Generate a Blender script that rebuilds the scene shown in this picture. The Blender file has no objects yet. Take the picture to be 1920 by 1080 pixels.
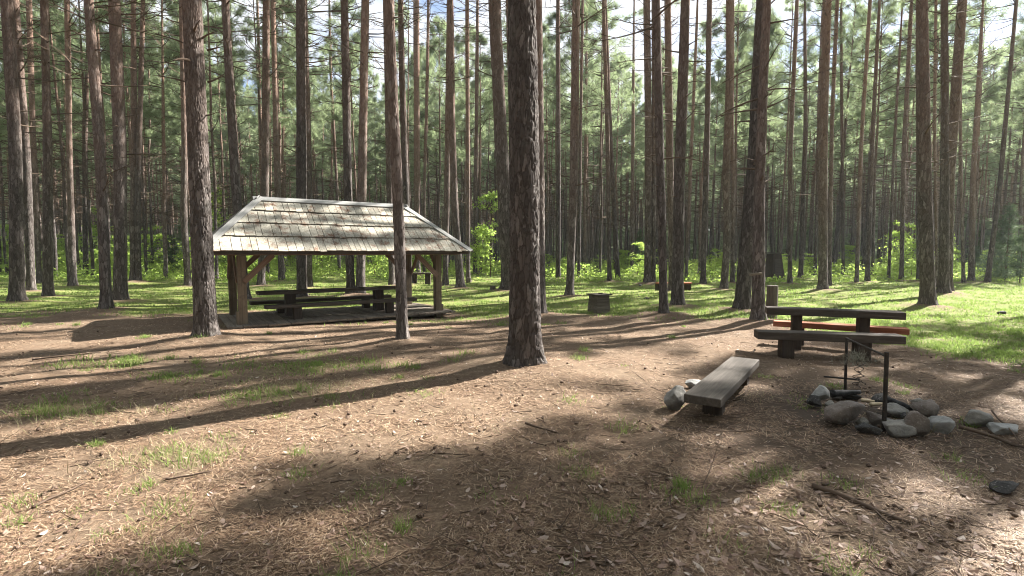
import bpy, bmesh, math, random
import numpy as np
from mathutils import Vector, Matrix

random.seed(7)
S = bpy.context.scene
C = S.collection
PI = math.pi

# ------------------------------------------------------------------ camera
F = 950.0; CAMH = 1.75; PITCH = math.atan(68 / F)
cam = bpy.data.cameras.new('camera'); co = bpy.data.objects.new('camera', cam); C.objects.link(co)
cam.sensor_width = 36; cam.lens = 36 * F / 1920; cam.clip_end = 3000; cam.clip_start = 0.05
co.location = (0, 0, CAMH); co.rotation_euler = (PI / 2 - PITCH, 0, 0)
S.camera = co

def ray(px, py):
    a, b = (px - 960) / F, (540 - py) / F
    c, s = math.cos(PITCH), math.sin(PITCH)
    return Vector((a, c + b * s, -s + b * c))
def on_z(px, py, z=0.0):
    d = ray(px, py); t = (z - CAMH) / d.z
    return Vector((d.x * t, d.y * t, z))
def on_y(px, py, Y):
    d = ray(px, py); t = Y / d.y
    return Vector((d.x * t, Y, CAMH + d.z * t))

# ------------------------------------------------------------------ noise
def _h(*a):
    s = np.zeros_like(np.asarray(a[0], dtype=np.float64))
    for v, k in zip(a, (127.1, 311.7, 74.7, 19.19)):
        s = s + np.asarray(v, dtype=np.float64) * k
    r = np.sin(s) * 43758.5453
    return r - np.floor(r)
def vn2(x, y, s=0):
    xi, yi = np.floor(x), np.floor(y); u, v = x - xi, y - yi
    u = u * u * (3 - 2 * u); v = v * v * (3 - 2 * v)
    a = _h(xi, yi, s); b = _h(xi + 1, yi, s); c = _h(xi, yi + 1, s); d = _h(xi + 1, yi + 1, s)
    return (a * (1 - u) + b * u) * (1 - v) + (c * (1 - u) + d * u) * v
def fbm2(x, y, o=4, s=0):
    r = 0; a = .5; t = 0
    for i in range(o):
        r = r + a * vn2(x * 2 ** i + 13.7 * i, y * 2 ** i - 7.3 * i, s + i); t += a; a *= .5
    return r / t
def vn3(x, y, z, s=0):
    xi, yi, zi = np.floor(x), np.floor(y), np.floor(z); u, v, w = x - xi, y - yi, z - zi
    u = u * u * (3 - 2 * u); v = v * v * (3 - 2 * v); w = w * w * (3 - 2 * w); r = 0
    for i in (0, 1):
        for j in (0, 1):
            for k in (0, 1):
                r = r + _h(xi + i, yi + j, zi + k, s) * (u if i else 1 - u) * (v if j else 1 - v) * (w if k else 1 - w)
    return r
def sst(a, b, x):
    t = np.clip((x - a) / (b - a), 0, 1); return t * t * (3 - 2 * t)

# ------------------------------------------------------------------ object helpers
def build(name, V, blocks, mats, parent=None, smooth=True, attrs=None):
    """blocks: list of (faces array (m,k), material index)"""
    me = bpy.data.meshes.new(name)
    V = np.asarray(V, dtype=np.float32)
    me.vertices.add(len(V)); me.vertices.foreach_set('co', V.ravel())
    blocks = [(np.asarray(f, dtype=np.int32), m) for f, m in blocks if len(f)]
    nl = sum(f.size for f, m in blocks); npol = sum(len(f) for f, m in blocks)
    me.loops.add(nl); me.polygons.add(npol)
    me.loops.foreach_set('vertex_index', np.concatenate([f.ravel() for f, m in blocks]))
    tot = np.concatenate([np.full(len(f), f.shape[1], dtype=np.int32) for f, m in blocks])
    me.polygons.foreach_set('loop_start', np.concatenate([[0], np.cumsum(tot)[:-1]]).astype(np.int32))
    me.polygons.foreach_set('loop_total', tot)
    me.polygons.foreach_set('material_index', np.concatenate([np.full(len(f), m, dtype=np.int32) for f, m in blocks]))
    me.polygons.foreach_set('use_smooth', np.full(npol, smooth, dtype=bool))
    for m in mats: me.materials.append(m)
    for k, a in (attrs or {}).items():
        at = me.attributes.new(k, 'FLOAT', 'POINT'); at.data.foreach_set('value', np.asarray(a, dtype=np.float32))
    me.update(calc_edges=True); me.validate()
    o = bpy.data.objects.new(name, me); C.objects.link(o)
    if parent: o.parent = parent
    return o
def from_bm(name, bm, mat, parent=None, smooth=False):
    me = bpy.data.meshes.new(name); bmesh.ops.recalc_face_normals(bm, faces=bm.faces); bm.to_mesh(me); bm.free()
    me.materials.append(mat)
    if smooth: me.polygons.foreach_set('use_smooth', [True] * len(me.polygons))
    o = bpy.data.objects.new(name, me); C.objects.link(o)
    if parent: o.parent = parent
    return o
def tag(o, label=None, cat=None, group=None, kind=None):
    if label: o['label'] = label
    if cat: o['category'] = cat
    if group: o['group'] = group
    if kind: o['kind'] = kind
    return o
def empty(name, loc, rz=0):
    o = bpy.data.objects.new(name, None); C.objects.link(o); o.location = loc; o.rotation_euler = (0, 0, rz)
    o.empty_display_size = .2
    return o

class Geo:
    def __init__(s): s.V = []; s.B = []; s.n = 0
    def add(s, V, F, m=0):
        V = np.asarray(V, dtype=np.float64).reshape(-1, 3); F = np.asarray(F, dtype=np.int64)
        s.V.append(V); s.B.append((F + s.n, m)); s.n += len(V)
    def merged(s):
        d = {}
        for f, m in s.B: d.setdefault((f.shape[1], m), []).append(f)
        return np.concatenate(s.V), [(np.concatenate(v), k[1]) for k, v in d.items()]
    def build(s, name, mats, parent=None, smooth=True):
        V, B = s.merged(); return build(name, V, B, mats, parent, smooth)

def tube(P, R, n=6, cap=True, frame_fixed=False):
    P = np.asarray(P, dtype=np.float64); R = np.asarray(R, dtype=np.float64); k = len(P)
    T = np.gradient(P, axis=0); T /= np.linalg.norm(T, axis=1)[:, None] + 1e-9
    if frame_fixed:
        U = np.tile([1., 0, 0], (k, 1)); W = np.tile([0, 1., 0], (k, 1))
    else:
        ref = np.array([0, 0, 1.]) if abs(T[0, 2]) < .9 else np.array([1., 0, 0])
        U = np.cross(T, ref); U /= np.linalg.norm(U, axis=1)[:, None] + 1e-9; W = np.cross(T, U)
    a = np.arange(n) / n * 2 * PI
    V = P[:, None, :] + R[:, None, None] * (np.cos(a)[None, :, None] * U[:, None, :] + np.sin(a)[None, :, None] * W[:, None, :])
    V = V.reshape(-1, 3)
    i = np.arange(k - 1)[:, None] * n; j = np.arange(n)[None, :]; j2 = (j + 1) % n
    Fq = np.stack([i + j, i + j2, i + n + j2, i + n + j], -1).reshape(-1, 4)
    return V, Fq

# ------------------------------------------------------------------ materials
class Mat:
    def __init__(s, name):
        s.m = bpy.data.materials.new(name); s.m.use_nodes = True; s.t = s.m.node_tree; s.t.nodes.clear()
        s.out = s.n('ShaderNodeOutputMaterial')
    def n(s, ty, **kw):
        x = s.t.nodes.new(ty)
        for k, v in kw.items(): setattr(x, k, v)
        return x
    def l(s, a, b): s.t.links.new(a, b)
    def coords(s, scale=(1, 1, 1), kind='Object'):
        tc = s.n('ShaderNodeTexCoord'); mp = s.n('ShaderNodeMapping'); s.l(tc.outputs[kind], mp.inputs[0]); mp.inputs['Scale'].default_value = scale
        return mp.outputs[0]
    def noise(s, v, scale, detail=4, rough=.6, dist=0):
        x = s.n('ShaderNodeTexNoise'); x.inputs['Scale'].default_value = scale; x.inputs['Detail'].default_value = detail
        x.inputs['Roughness'].default_value = rough; x.inputs['Distortion'].default_value = dist
        if v is not None: s.l(v, x.inputs['Vector'])
        return x.outputs['Fac']
    def ramp(s, f, stops):
        r = s.n('ShaderNodeValToRGB'); e = r.color_ramp.elements
        while len(e) < len(stops): e.new(.5)
        for el, (p, c) in zip(e, stops): el.position = p; el.color = (*c, 1) if len(c) == 3 else c
        s.l(f, r.inputs[0]); return r.outputs[0]
    def mix(s, f, a, b, mode='MIX'):
        x = s.n('ShaderNodeMix', data_type='RGBA', blend_type=mode)
        for i, v in ((0, f), (6, a), (7, b)):
            if isinstance(v, (int, float)): x.inputs[i].default_value = v
            elif isinstance(v, tuple): x.inputs[i].default_value = (*v, 1)
            else: s.l(v, x.inputs[i])
        return x.outputs[2]
    def math(s, op, a, b=0.5, clamp=False):
        x = s.n('ShaderNodeMath', operation=op, use_clamp=clamp)
        for i, v in ((0, a), (1, b)):
            if isinstance(v, (int, float)): x.inputs[i].default_value = v
            else: s.l(v, x.inputs[i])
        return x.outputs[0]
    def maprange(s, v, a, b, c=0., d=1.):
        x = s.n('ShaderNodeMapRange'); x.inputs[1].default_value = a; x.inputs[2].default_value = b; x.inputs[3].default_value = c; x.inputs[4].default_value = d
        s.l(v, x.inputs[0]); return x.outputs[0]
    def bsdf(s, col, rough=.9, bump=None, bs=.5, bd=.01, spec=.2, trans=None, tf=.4, metal=0):
        p = s.n('ShaderNodeBsdfPrincipled'); p.inputs['Roughness'].default_value = rough; p.inputs['Specular IOR Level'].default_value = spec
        p.inputs['Metallic'].default_value = metal
        if isinstance(col, tuple): p.inputs['Base Color'].default_value = (*col, 1)
        else: s.l(col, p.inputs['Base Color'])
        if bump is not None:
            b = s.n('ShaderNodeBump'); b.inputs['Strength'].default_value = bs; b.inputs['Distance'].default_value = bd
            s.l(bump, b.inputs['Height']); s.l(b.outputs[0], p.inputs['Normal'])
        sh = p.outputs[0]
        if trans is not None:
            t = s.n('ShaderNodeBsdfTranslucent')
            if isinstance(trans, tuple): t.inputs[0].default_value = (*trans, 1)
            else: s.l(trans, t.inputs[0])
            mx = s.n('ShaderNodeMixShader'); mx.inputs[0].default_value = tf; s.l(sh, mx.inputs[1]); s.l(t.outputs[0], mx.inputs[2]); sh = mx.outputs[0]
        s.l(sh, s.out.inputs['Surface']); return s.m
    def island(s): return s.n('ShaderNodeNewGeometry').outputs['Random Per Island']
    def orand(s): return s.n('ShaderNodeObjectInfo').outputs['Random']
    def attr(s, name): return s.n('ShaderNodeAttribute', attribute_name=name).outputs['Fac']
    def sep(s, v, ch='Z'):
        x = s.n('ShaderNodeSeparateXYZ'); s.l(v, x.inputs[0]); return x.outputs[ch]

def bark_material(name, near=False):
    M = Mat(name); v = M.coords((1, 1, .25 if near else .33)); raw = M.coords()
    vo = M.n('ShaderNodeTexVoronoi', feature='DISTANCE_TO_EDGE'); vo.inputs['Scale'].default_value = 17 if near else 13
    wob = M.noise(v, 9, 3); wv = M.n('ShaderNodeVectorMath', operation='MULTIPLY_ADD')
    M.l(v, wv.inputs[0]); wv.inputs[1].default_value = (1, 1, 1)
    cmb = M.n('ShaderNodeCombineXYZ'); sc = M.math('MULTIPLY', wob, .12); M.l(sc, cmb.inputs[0]); M.l(sc, cmb.inputs[2]); M.l(cmb.outputs[0], wv.inputs[2])
    M.l(wv.outputs[0], vo.inputs['Vector']); crack = vo.outputs['Distance']
    vc = M.n('ShaderNodeTexVoronoi'); vc.inputs['Scale'].default_value = 17 if near else 13; M.l(wv.outputs[0], vc.inputs['Vector'])
    cellc = M.sep(vc.outputs['Color'], 'X')
    fine = M.noise(M.coords((1, 1, .5)), 55, 6, .7)
    base = M.ramp(cellc, [(0, (.088, .074, .068)), (.45, (.145, .123, .114)), (.8, (.2, .172, .16)), (1, (.29, .257, .24))])
    base = M.mix(M.math('MULTIPLY', fine, .8), base, (.05, .04, .035), 'MIX')
    cr = M.math('ADD', M.maprange(crack, 0.0, .2), M.math('MULTIPLY', M.noise(M.coords((1, 1, .3)), 30, 4, .7), .55), True)
    base = M.mix(cr, (.036, .028, .023), base)
    # orange flaky upper bark, starting at a height that varies
    z = M.sep(raw, 'Z'); hn = M.math('ADD', z, M.math('MULTIPLY', M.noise(raw, 1.3, 4, .65), 6.0)); hn = M.math('ADD', hn, M.math('MULTIPLY', M.orand(), 4.0))
    hi = M.maprange(hn, 8.0, 19.0)
    up = M.ramp(M.noise(M.coords((1, 1, .6)), 14, 5, .7), [(.3, (.12, .068, .046)), (.5, (.22, .12, .08)), (.7, (.31, .19, .13))])
    base = M.mix(M.math('MULTIPLY', hi, .8), base, up)
    lich = M.maprange(M.noise(raw, 3.5, 5, .7), .56, .75)
    base = M.mix(M.math('MULTIPLY', lich, .35), base, (.2, .2, .17))
    val = M.maprange(M.orand(), 0, 1, .75, 1.3)
    hs = M.n('ShaderNodeHueSaturation'); M.l(val, hs.inputs['Value']); M.l(base, hs.inputs['Color']); hs.inputs['Saturation'].default_value = .86
    hgt = M.math('ADD', M.math('MULTIPLY', cr, .7), M.math('MULTIPLY', fine, .6))
    return M.bsdf(hs.outputs[0], .92, hgt, .9, .02 if not near else .012, .15)
BARK = bark_material('pine_bark'); BARKN = bark_material('pine_bark_close', True)

M = Mat('branch_bark'); BRANCH = M.bsdf(M.ramp(M.noise(M.coords(), 4), [(.3, (0.0585, 0.0423, 0.0325)), (.7, (0.13, 0.091, 0.065))]), .9)
def leafmat(name, c0, c1, t0, t1, tf, rough=.6):
    M = Mat(name); r = M.island(); q = M.math('FRACT', M.math('ADD', r, M.orand()), 0)
    c = M.mix(q, c0, c1); t = M.mix(q, t0, t1)
    return M.bsdf(c, rough, trans=t, tf=tf, spec=.25)
NEEDLE = leafmat('pine_needles', (.09, .115, .062), (.15, .17, .1), (.24, .32, .16), (.36, .43, .24), .57)
NEEDLEFAR = leafmat('far_pine_needles', (.095, .115, .068), (.15, .17, .11), (.25, .32, .18), (.37, .43, .26), .57)
SPRUCE = leafmat('spruce_needles', (.05, .085, .05), (.1, .14, .09), (.1, .16, .07), (.16, .22, .1), .4)
LEAF = leafmat('fresh_leaves', (.11, .18, .04), (.2, .28, .07), (.38, .55, .1), (.54, .68, .18), .58)
GRASS = leafmat('grass_blades', (.09, .14, .03), (.22, .27, .09), (.22, .35, .07), (.34, .45, .13), .42)
STRAW = leafmat('dry_grass', (.26, .24, .13), (.42, .36, .22), (.3, .28, .14), (.4, .36, .2), .3)
M = Mat('fallen_needles'); NLIT = M.bsdf(M.ramp(M.island(), [(0, (0.0616, 0.0359, 0.0238)), (.4, (0.176, 0.108, 0.066)), (.75, (0.308, 0.206, 0.132)), (1, (0.458, 0.35, 0.246))]), .7, spec=.3)
M = Mat('fallen_leaves'); LLIT = M.bsdf(M.ramp(M.island(), [(0, (0.081, 0.0495, 0.036)), (.35, (0.18, 0.108, 0.0765)), (.7, (0.297, 0.203, 0.158)), (.93, (0.405, 0.315, 0.261)), (1, (0.558, 0.486, 0.423))]), .6, spec=.35, trans=(0.36, 0.252, 0.162), tf=.15)

def wood(name, c, axis=0, rough=.8, stain=None, bump=.5, gscale=1.0, isr=(.72, 1.25)):
    M = Mat(name); sc = [26 * gscale] * 3; sc[axis] = 1.3 * gscale
    v = M.coords(tuple(sc)); g = M.noise(v, 1.0, 6, .65, .6); f = M.noise(M.coords(tuple(x * 4 for x in sc)), 1.0, 3, .6)
    col = M.ramp(M.math('ADD', M.math('MULTIPLY', g, .75), M.math('MULTIPLY', f, .25)), [(.3, c[0]), (.5, c[1]), (.68, c[2])])
    pat = M.noise(M.coords(), 4.2, 6, .75)
    isl = M.maprange(M.island(), 0, 1, *isr)
    if stain: col = M.mix(M.maprange(pat, stain[1], stain[1] + .14, 0, stain[2]), col, stain[0])
    hs = M.n('ShaderNodeHueSaturation'); M.l(isl, hs.inputs['Value']); M.l(col, hs.inputs['Color'])
    return M.bsdf(hs.outputs[0], rough, M.math('ADD', g, f), bump, .006, .25)
W_DARK = wood('dark_weathered_wood', ((0.0284, 0.0228, 0.019), (0.0538, 0.0431, 0.0354), (0.0948, 0.0791, 0.0664)), 0, stain=((0.101, 0.101, 0.0822), .56, .5))
W_DARKZ = wood('dark_post_wood', ((0.0238, 0.0179, 0.0149), (0.0446, 0.0327, 0.0256), (0.0714, 0.0536, 0.0416)), 2)
W_RED = wood('reddish_brown_wood', ((.16, .055, .03), (.26, .095, .05), (.34, .14, .08)), 0)
W_GREY = wood('grey_bench_wood', ((0.0367, 0.0304, 0.0255), (0.0612, 0.0514, 0.0431), (0.0929, 0.0806, 0.0685)), 0, rough=.7, stain=((0.147, 0.142, 0.127), .6, .35))
W_POST = wood('shelter_post_wood', ((0.0884, 0.0662, 0.047), (0.156, 0.121, 0.0862), (0.218, 0.177, 0.133)), 2, stain=((0.068, 0.0515, 0.0392), .52, .6))
W_BRACE = wood('shelter_brace_wood', ((0.0858, 0.0552, 0.04), (0.148, 0.0966, 0.07), (0.211, 0.147, 0.11)), 0)
W_ROOF = wood('weathered_shingle_wood', ((0.181, 0.167, 0.135), (0.334, 0.316, 0.262), (0.478, 0.451, 0.388)), 1, rough=.85, stain=((0.154, 0.0767, 0.0451), .5, .9), gscale=1.0, isr=(.55, 1.2))
W_CAP = wood('silvery_cap_wood', ((0.137, 0.137, 0.134), (0.191, 0.191, 0.183), (0.236, 0.232, 0.222)), 0, rough=.75)
W_DECK = wood('deck_boards_wood', ((0.101, 0.0831, 0.0687), (0.173, 0.145, 0.119), (0.26, 0.228, 0.196)), 1, stain=((0.116, 0.0723, 0.047), .55, .6))
W_BIN = wood('bin_board_wood', ((0.0806, 0.0651, 0.0496), (0.136, 0.115, 0.0899), (0.198, 0.174, 0.14)), 0)
W_CUT = wood('cut_log_wood', ((0.063, 0.0525, 0.0434), (0.112, 0.0945, 0.077), (0.168, 0.14, 0.115)), 2)
M = Mat('rusty_steel'); STEEL = M.bsdf(M.ramp(M.noise(M.coords(), 30, 5), [(.35, (.02, .018, .017)), (.6, (.045, .036, .03)), (.8, (.1, .055, .035))]), .65, metal=.4, spec=.4)
def stone(name, a, b, c):
    M = Mat(name); v = M.coords()
    col = M.ramp(M.noise(v, 5, 8, .7), [(.3, a), (.5, b), (.7, c)])
    sp = M.maprange(M.noise(v, 90, 2), .6, .7); col = M.mix(M.math('MULTIPLY', sp, .5), col, (.5, .48, .45))
    soot = M.maprange(M.noise(v, 2.2, 4, .6), .52, .66); col = M.mix(M.math('MULTIPLY', soot, .7), col, (.035, .033, .033))
    return M.bsdf(col, .85, M.noise(v, 20, 8, .75), .9, .03, .3)
ST_BROWN = stone('brownish_stone', (0.101, 0.0826, 0.073), (0.192, 0.16, 0.141), (0.283, 0.248, 0.225))
ST_GREY = stone('grey_stone', (0.135, 0.127, 0.115), (0.249, 0.236, 0.215), (0.405, 0.385, 0.355))
ST_PALE = stone('pale_stone', (0.187, 0.187, 0.187), (0.355, 0.355, 0.347), (0.515, 0.515, 0.505))
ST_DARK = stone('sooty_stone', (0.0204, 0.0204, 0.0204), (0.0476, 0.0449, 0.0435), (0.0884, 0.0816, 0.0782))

# ------------------------------------------------------------------ trees named from the photo: [(px, py, width px)...], label
TREES = [
 ([(32,568,34),(29,287,27),(11,0,23)], 'thick grey pine nearest the left edge, rooted where grass meets brown litter'),
 ([(59,548,21),(52,287,17),(34,0,16)], 'pine just behind the thick left edge pine, with paler reddish bark above'),
 ([(74,532,13),(69,402,12),(62,230,12),(56,0,12)], 'thin dark pine squeezed between two left edge pines'),
 ([(90,557,24),(91,287,18),(86,0,15)], 'straight brown pine standing third big trunk in from the left edge'),
 ([(137,537,17),(132,287,12),(130,0,11)], 'slim straight pine alone in grass, in the gap right of the left edge row'),
 ([(161,517,12),(157,287,11),(160,126,8),(162,20,6)], 'slim farther pine seen in front of bright saplings, left side'),
 ([(200,583,25),(187,287,21),(165,0,18)], 'dark pine leaning left at the litter edge, crossing before a redder trunk'),
 ([(226,568,30),(224,287,26),(211,0,23)], 'stout reddish pine full of broken branch stubs beside the leaning dark pine'),
 ([(250,531,14),(250,287,13),(247,0,10)], 'left stem of the two pines touching at the base behind the stubby pine'),
 ([(260,531,13),(258,400,12),(261,287,11),(270,0,9)], 'right stem of the two touching pines, leaning right and orange above'),
 ([(388,637,48),(381,520,44),(372,287,40),(359,0,35)], 'big rough pine in front of the left end of the shelter roof'),
 ([(353,537,15),(344,400,13),(346,287,12),(340,0,10)], 'curved slim pine half hidden by the big pine before the shelter'),
 ([(461,565,19),(442,367,18),(437,287,17),(420,0,15)], 'left leaning pine rising behind the left hip of the shelter roof'),
 ([(489,537,16),(498,367,15),(500,172,14),(502,0,13)], 'pine with pinkish bark behind the shelter ridge left end'),
 ([(528,527,12),(520,344,11),(515,172,10),(511,0,9)], 'slender pine close right of the pinkish pine behind the shelter'),
 ([(566,560,22),(565,287,19),(563,0,17)], 'dark stout pine close behind the middle of the shelter'),
 ([(580,540,13),(580,344,12),(571,0,11)], 'thinner paler pine touching the dark stout pine behind the shelter'),
 ([(499,518,8),(490,367,7),(482,46,6)], 'very thin pine between the pinkish pine and the leaning pine'),
 ([(636,512,7),(633,373,6),(620,138,5),(618,20,4)], 'thin orange pine alone in the gap over the shelter ridge middle'),
 ([(658,557,17),(653,367,16),(646,0,14)], 'left one of the dark pine pair behind the shelter table'),
 ([(676,557,19),(679,344,17),(686,0,14)], 'right one of the dark pine pair behind the shelter table'),
 ([(755,642,24),(749,430,21),(743,287,20),(735,143,18),(731,0,17)], 'slim crooked pine standing in front of the right half of the shelter'),
 ([(735,537,13),(730,344,13),(726,172,12),(722,0,11)], 'pine mostly hidden behind the crooked pine before the shelter'),
 ([(767,534,14),(760,344,13),(752,115,11),(750,0,10)], 'pine with pale lit base just right of the crooked pine'),
 ([(783,517,12),(782,373,12),(781,0,11)], 'orange pine rising behind the right hip of the shelter'),
 ([(795,515,7),(795,373,6),(801,143,6),(803,0,5)], 'thin pine close right of the orange pine behind the shelter hip'),
 ([(835,537,12),(839,287,11),(842,0,9)], 'straight grey pine left of the swept base pine beyond the shelter'),
 ([(864,542,17),(853,402,14),(847,230,13),(844,0,12)], 'orange topped pine with swept base right of the shelter corner'),
 ([(878,528,9),(877,287,8),(876,0,7)], 'slender dark pine with low stump at its foot, right of the shelter'),
 ([(891,514,9),(893,287,8),(894,138,7),(895,0,5)], 'slender pine with many fine dead twigs left of the green rowan'),
 ([(953,548,28),(948,400,26),(939,258,24),(927,0,22)], 'pine leaning left and peeking out from behind the thickest trunk'),
 ([(972,540,14),(962,300,13),(955,0,13)], 'reddish pine seen only above, in the slit left of the thickest trunk'),
 ([(984,692,66),(984,640,60),(984,500,56),(983,287,57),(978,0,51)], 'thickest pine with deeply flaked bark, standing in the picture centre'),
 ([(1013,588,24),(1009,287,22),(1006,0,20)], 'dark pine showing along the right side of the thickest trunk'),
 ([(1068,557,17),(1077,287,15),(1080,0,14)], 'straight pine on a needle mound between thickest trunk and wooden bin'),
 ([(1047,522,9),(1047,287,8),(1046,0,7)], 'slender pine left of the mound pine near the bin'),
 ([(1085,520,7),(1089,230,6),(1093,0,5)], 'thin orange pine right of the mound pine'),
 ([(1093,511,6),(1098,230,5),(1100,40,4)], 'thinnest farther pine just right of the mound pine'),
 ([(1143,528,9),(1138,230,8),(1131,17,7)], 'slender upright pine, left of a crossing pair behind the bin'),
 ([(1159,525,10),(1147,316,9),(1135,34,8)], 'slender pine leaning left, right one of a pair behind the bin'),
 ([(1118,511,7),(1124,350,6),(1132,218,5),(1134,60,4)], 'thin pine leaning right, farther back above the bin'),
 ([(1185,511,8),(1186,350,7),(1187,201,6),(1188,60,4)], 'thin twiggy pine rising from yellow green shrubs behind the bin'),
 ([(1214,534,15),(1216,287,14),(1212,0,12)], 'reddish pine, left stem of a tight pair behind the slim front pine'),
 ([(1225,534,9),(1226,287,9),(1224,0,8)], 'thinner stem of the tight reddish pair right of centre'),
 ([(1245,590,17),(1238,287,16),(1232,0,14)], 'slim dark pine at the litter edge right of the bin'),
 ([(1270,575,26),(1273,344,21),(1281,115,18),(1284,0,16)], 'dark pine leaning right beside the slim pine, right of the bin'),
 ([(1261,548,15),(1256,287,14),(1253,0,13)], 'reddish pine wedged behind the two dark pines right of the bin'),
 ([(1318,534,12),(1325,287,11),(1330,0,10)], 'straight reddish slender pine in the gap left of the orange pair'),
 ([(1357,545,16),(1363,459,14),(1360,344,13),(1366,143,13),(1365,0,12)], 'orange pine with bent foot left of the big forked looking pine'),
 ([(1373,531,9),(1375,402,9),(1372,230,8),(1374,0,7)], 'thin pine close right of the orange pine with bent foot'),
 ([(1286,522,7),(1297,258,6),(1306,34,5)], 'thin reddish pine leaning right, beside the dark leaning pine'),
 ([(1391,585,31),(1400,459,29),(1415,287,27),(1420,143,25),(1428,0,23)], 'big pine leaning right, crossing in front of the trunk with a nailed board'),
 ([(1422,605,27),(1422,459,24),(1424,344,20),(1430,172,17),(1438,0,15)], 'upright pine with a small board nailed to it, beside the cut log'),
 ([(1481,531,10),(1481,287,9),(1492,29,8)], 'orange slender pine right of the dark hut'),
 ([(1501,522,10),(1506,380,9),(1512,230,8),(1511,34,6)], 'grey slender pine right of the orange one near the hut'),
 ([(1543,545,20),(1541,287,18),(1548,0,15)], 'stout straight pine on a grassy mound behind the plank table'),
 ([(1555,535,9),(1558,230,8),(1567,0,7)], 'thin pine pressed against the right side of the stout mound pine'),
 ([(1581,517,7),(1578,172,6),(1577,20,5)], 'thin orange far pine right of the stout mound pine'),
 ([(1528,517,8),(1532,344,7),(1534,172,6)], 'thin grey pine just left of the stout mound pine'),
 ([(1606,531,9),(1613,287,8),(1630,0,7)], 'orange slender pine leaning right, left of a twiggy grey one'),
 ([(1626,528,11),(1633,287,9),(1643,57,7)], 'twiggy grey pine right of the leaning orange slender one'),
 ([(1666,525,7),(1676,287,6),(1688,86,5)], 'thin pine rising from bright shrub left of the big right pine'),
 ([(1690,527,10),(1693,287,9),(1704,46,8)], 'bright orange slender pine left of the big right pine'),
 ([(1740,575,35),(1735,344,28),(1733,172,25),(1732,0,22)], 'big straight dark pine in grass beyond the right end of the plank table'),
 ([(1769,554,24),(1771,344,18),(1771,172,15),(1770,0,13)], 'upright stem of the twin pines right of the big right pine'),
 ([(1777,551,20),(1779,344,20),(1788,201,20),(1801,0,19)], 'right leaning stem of the twin pines near the right side'),
 ([(1722,528,9),(1722,287,8),(1722,0,7)], 'thin pine half hidden on the left side of the big right pine'),
 ([(1807,531,9),(1803,344,8),(1804,143,7),(1806,20,5)], 'thin dark pine right of the twin pines'),
 ([(1821,528,14),(1825,344,12),(1836,172,9),(1843,57,7)], 'orange pine with dark foot between the twins and the leaning right edge pine'),
 ([(1851,531,13),(1877,344,11),(1891,201,9),(1911,0,8)], 'pine leaning strongly right near the right edge, beside the grey spruces'),
 ([(1757,540,7),(1755,230,7),(1760,0,6)], 'thin pale pine between big right pine and the twin pines'),
]
bases = []
for pts, lab in TREES:
    b = on_z(pts[0][0], pts[0][1], .04); bases.append((b.x, b.y, pts[0][2] / F * b.y * math.cos(math.atan((pts[0][0] - 960) / F))))
BX = np.array([b[0] for b in bases]); BY = np.array([b[1] for b in bases]); BW = np.array([b[2] for b in bases])

AZ, EL = math.radians(58), math.radians(40)
SN, CS = math.sin(AZ), math.cos(AZ)
LIT = [(on_z(px, py)) for px, py in ((60, 985), (200, 940), (400, 900), (600, 850), (800, 810), (300, 800), (500, 740), (900, 760), (1000, 720), (1130, 715), (1250, 690), (700, 870), (50, 740),
  (150, 615), (270, 600), (1100, 540), (1170, 520), (1150, 560), (950, 525), (1300, 560), (1480, 545), (1640, 550), (1850, 650), (1760, 635), (1600, 590), (1900, 560), (300, 555), (120, 540), (450, 545), (650, 530), (560, 540), (880, 560), (1330, 590), (600, 622), (850, 610), (1650, 1000), (1830, 930), (1600, 640), (1400, 640), (870, 525), (1230, 545), (330, 800), (20, 545), (1560, 520), (1700, 530))]
for px in (15, 110, 190, 290, 400, 520, 620, 700, 920, 1060, 1200, 1350, 1580, 1700, 1870): p_ = on_z(px, 518); LIT.append(Vector((p_.x, p_.y, 1.6)))
LIT += [Vector(p) for p in ((-6.0, 12.6, 2.3), (-5.0, 13.0, 2.3), (-4.0, 13.6, 2.3), (-3.0, 14.2, 2.3), (-2.2, 14.8, 2.1), (-5.2, 13.4, 2.8), (-4, 14.2, 2.8), (.25, 7.6, 2.5), (-6.2, 9.7, 2.2), (-8.9, 14.9, 4), (-11, 15, 4), (-13.3, 18, 4), (-16, 17, 4))]
ROOFL = [Vector(p) for p in ((-6.6, 11.4, 1.9), (-5.6, 12.0, 1.9), (-4.6, 12.7, 1.9), (-3.6, 13.4, 1.9), (-2.6, 14, 1.9), (-1.5, 14.7, 1.9), (-6.0, 12.6, 2.5), (-5.0, 13.2, 2.5), (-4.0, 13.8, 2.5), (-3.0, 14.5, 2.5), (-6, 13.3, 3), (-4.5, 14.4, 3))]
def blocks(cx, cy, hc, H, rad=1.25, L=None):
    c = 0
    for T in (L or LIT):
        dx, dy = cx - T.x, cy - T.y; n = dx * CS - dy * SN; q_ = dx * SN + dy * CS; h = T.z + q_ * math.tan(EL)
        if abs(n) < rad and hc - 1 < h < H: c += 1
    return c
def gz(x, y, fine=True):
    x = np.asarray(x, dtype=np.float64); y = np.asarray(y, dtype=np.float64)
    z = .10 * (fbm2(x / 3.1 + 5, y / 3.1, 3, 3) - .5)
    if fine: z = z + .075 * (fbm2(x / .6, y / .6, 4, 9) - .5)
    z = z * sst(300, 120, np.hypot(x, y)) if np.ndim(x) else z
    z = z - .13 * np.exp(-((x + 2.2) ** 2 + (y - 14.6) ** 2) / 8)
    for bx, by, bw in zip(BX, BY, BW):
        r2 = (x - bx) ** 2 + (y - by) ** 2; s = .55 + bw * 1.0
        z = z + (.05 + .22 * bw) * np.exp(-r2 / (s * s))
    return z
def gz1(x, y): return float(gz(np.array([x]), np.array([y]), False)[0])

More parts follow.
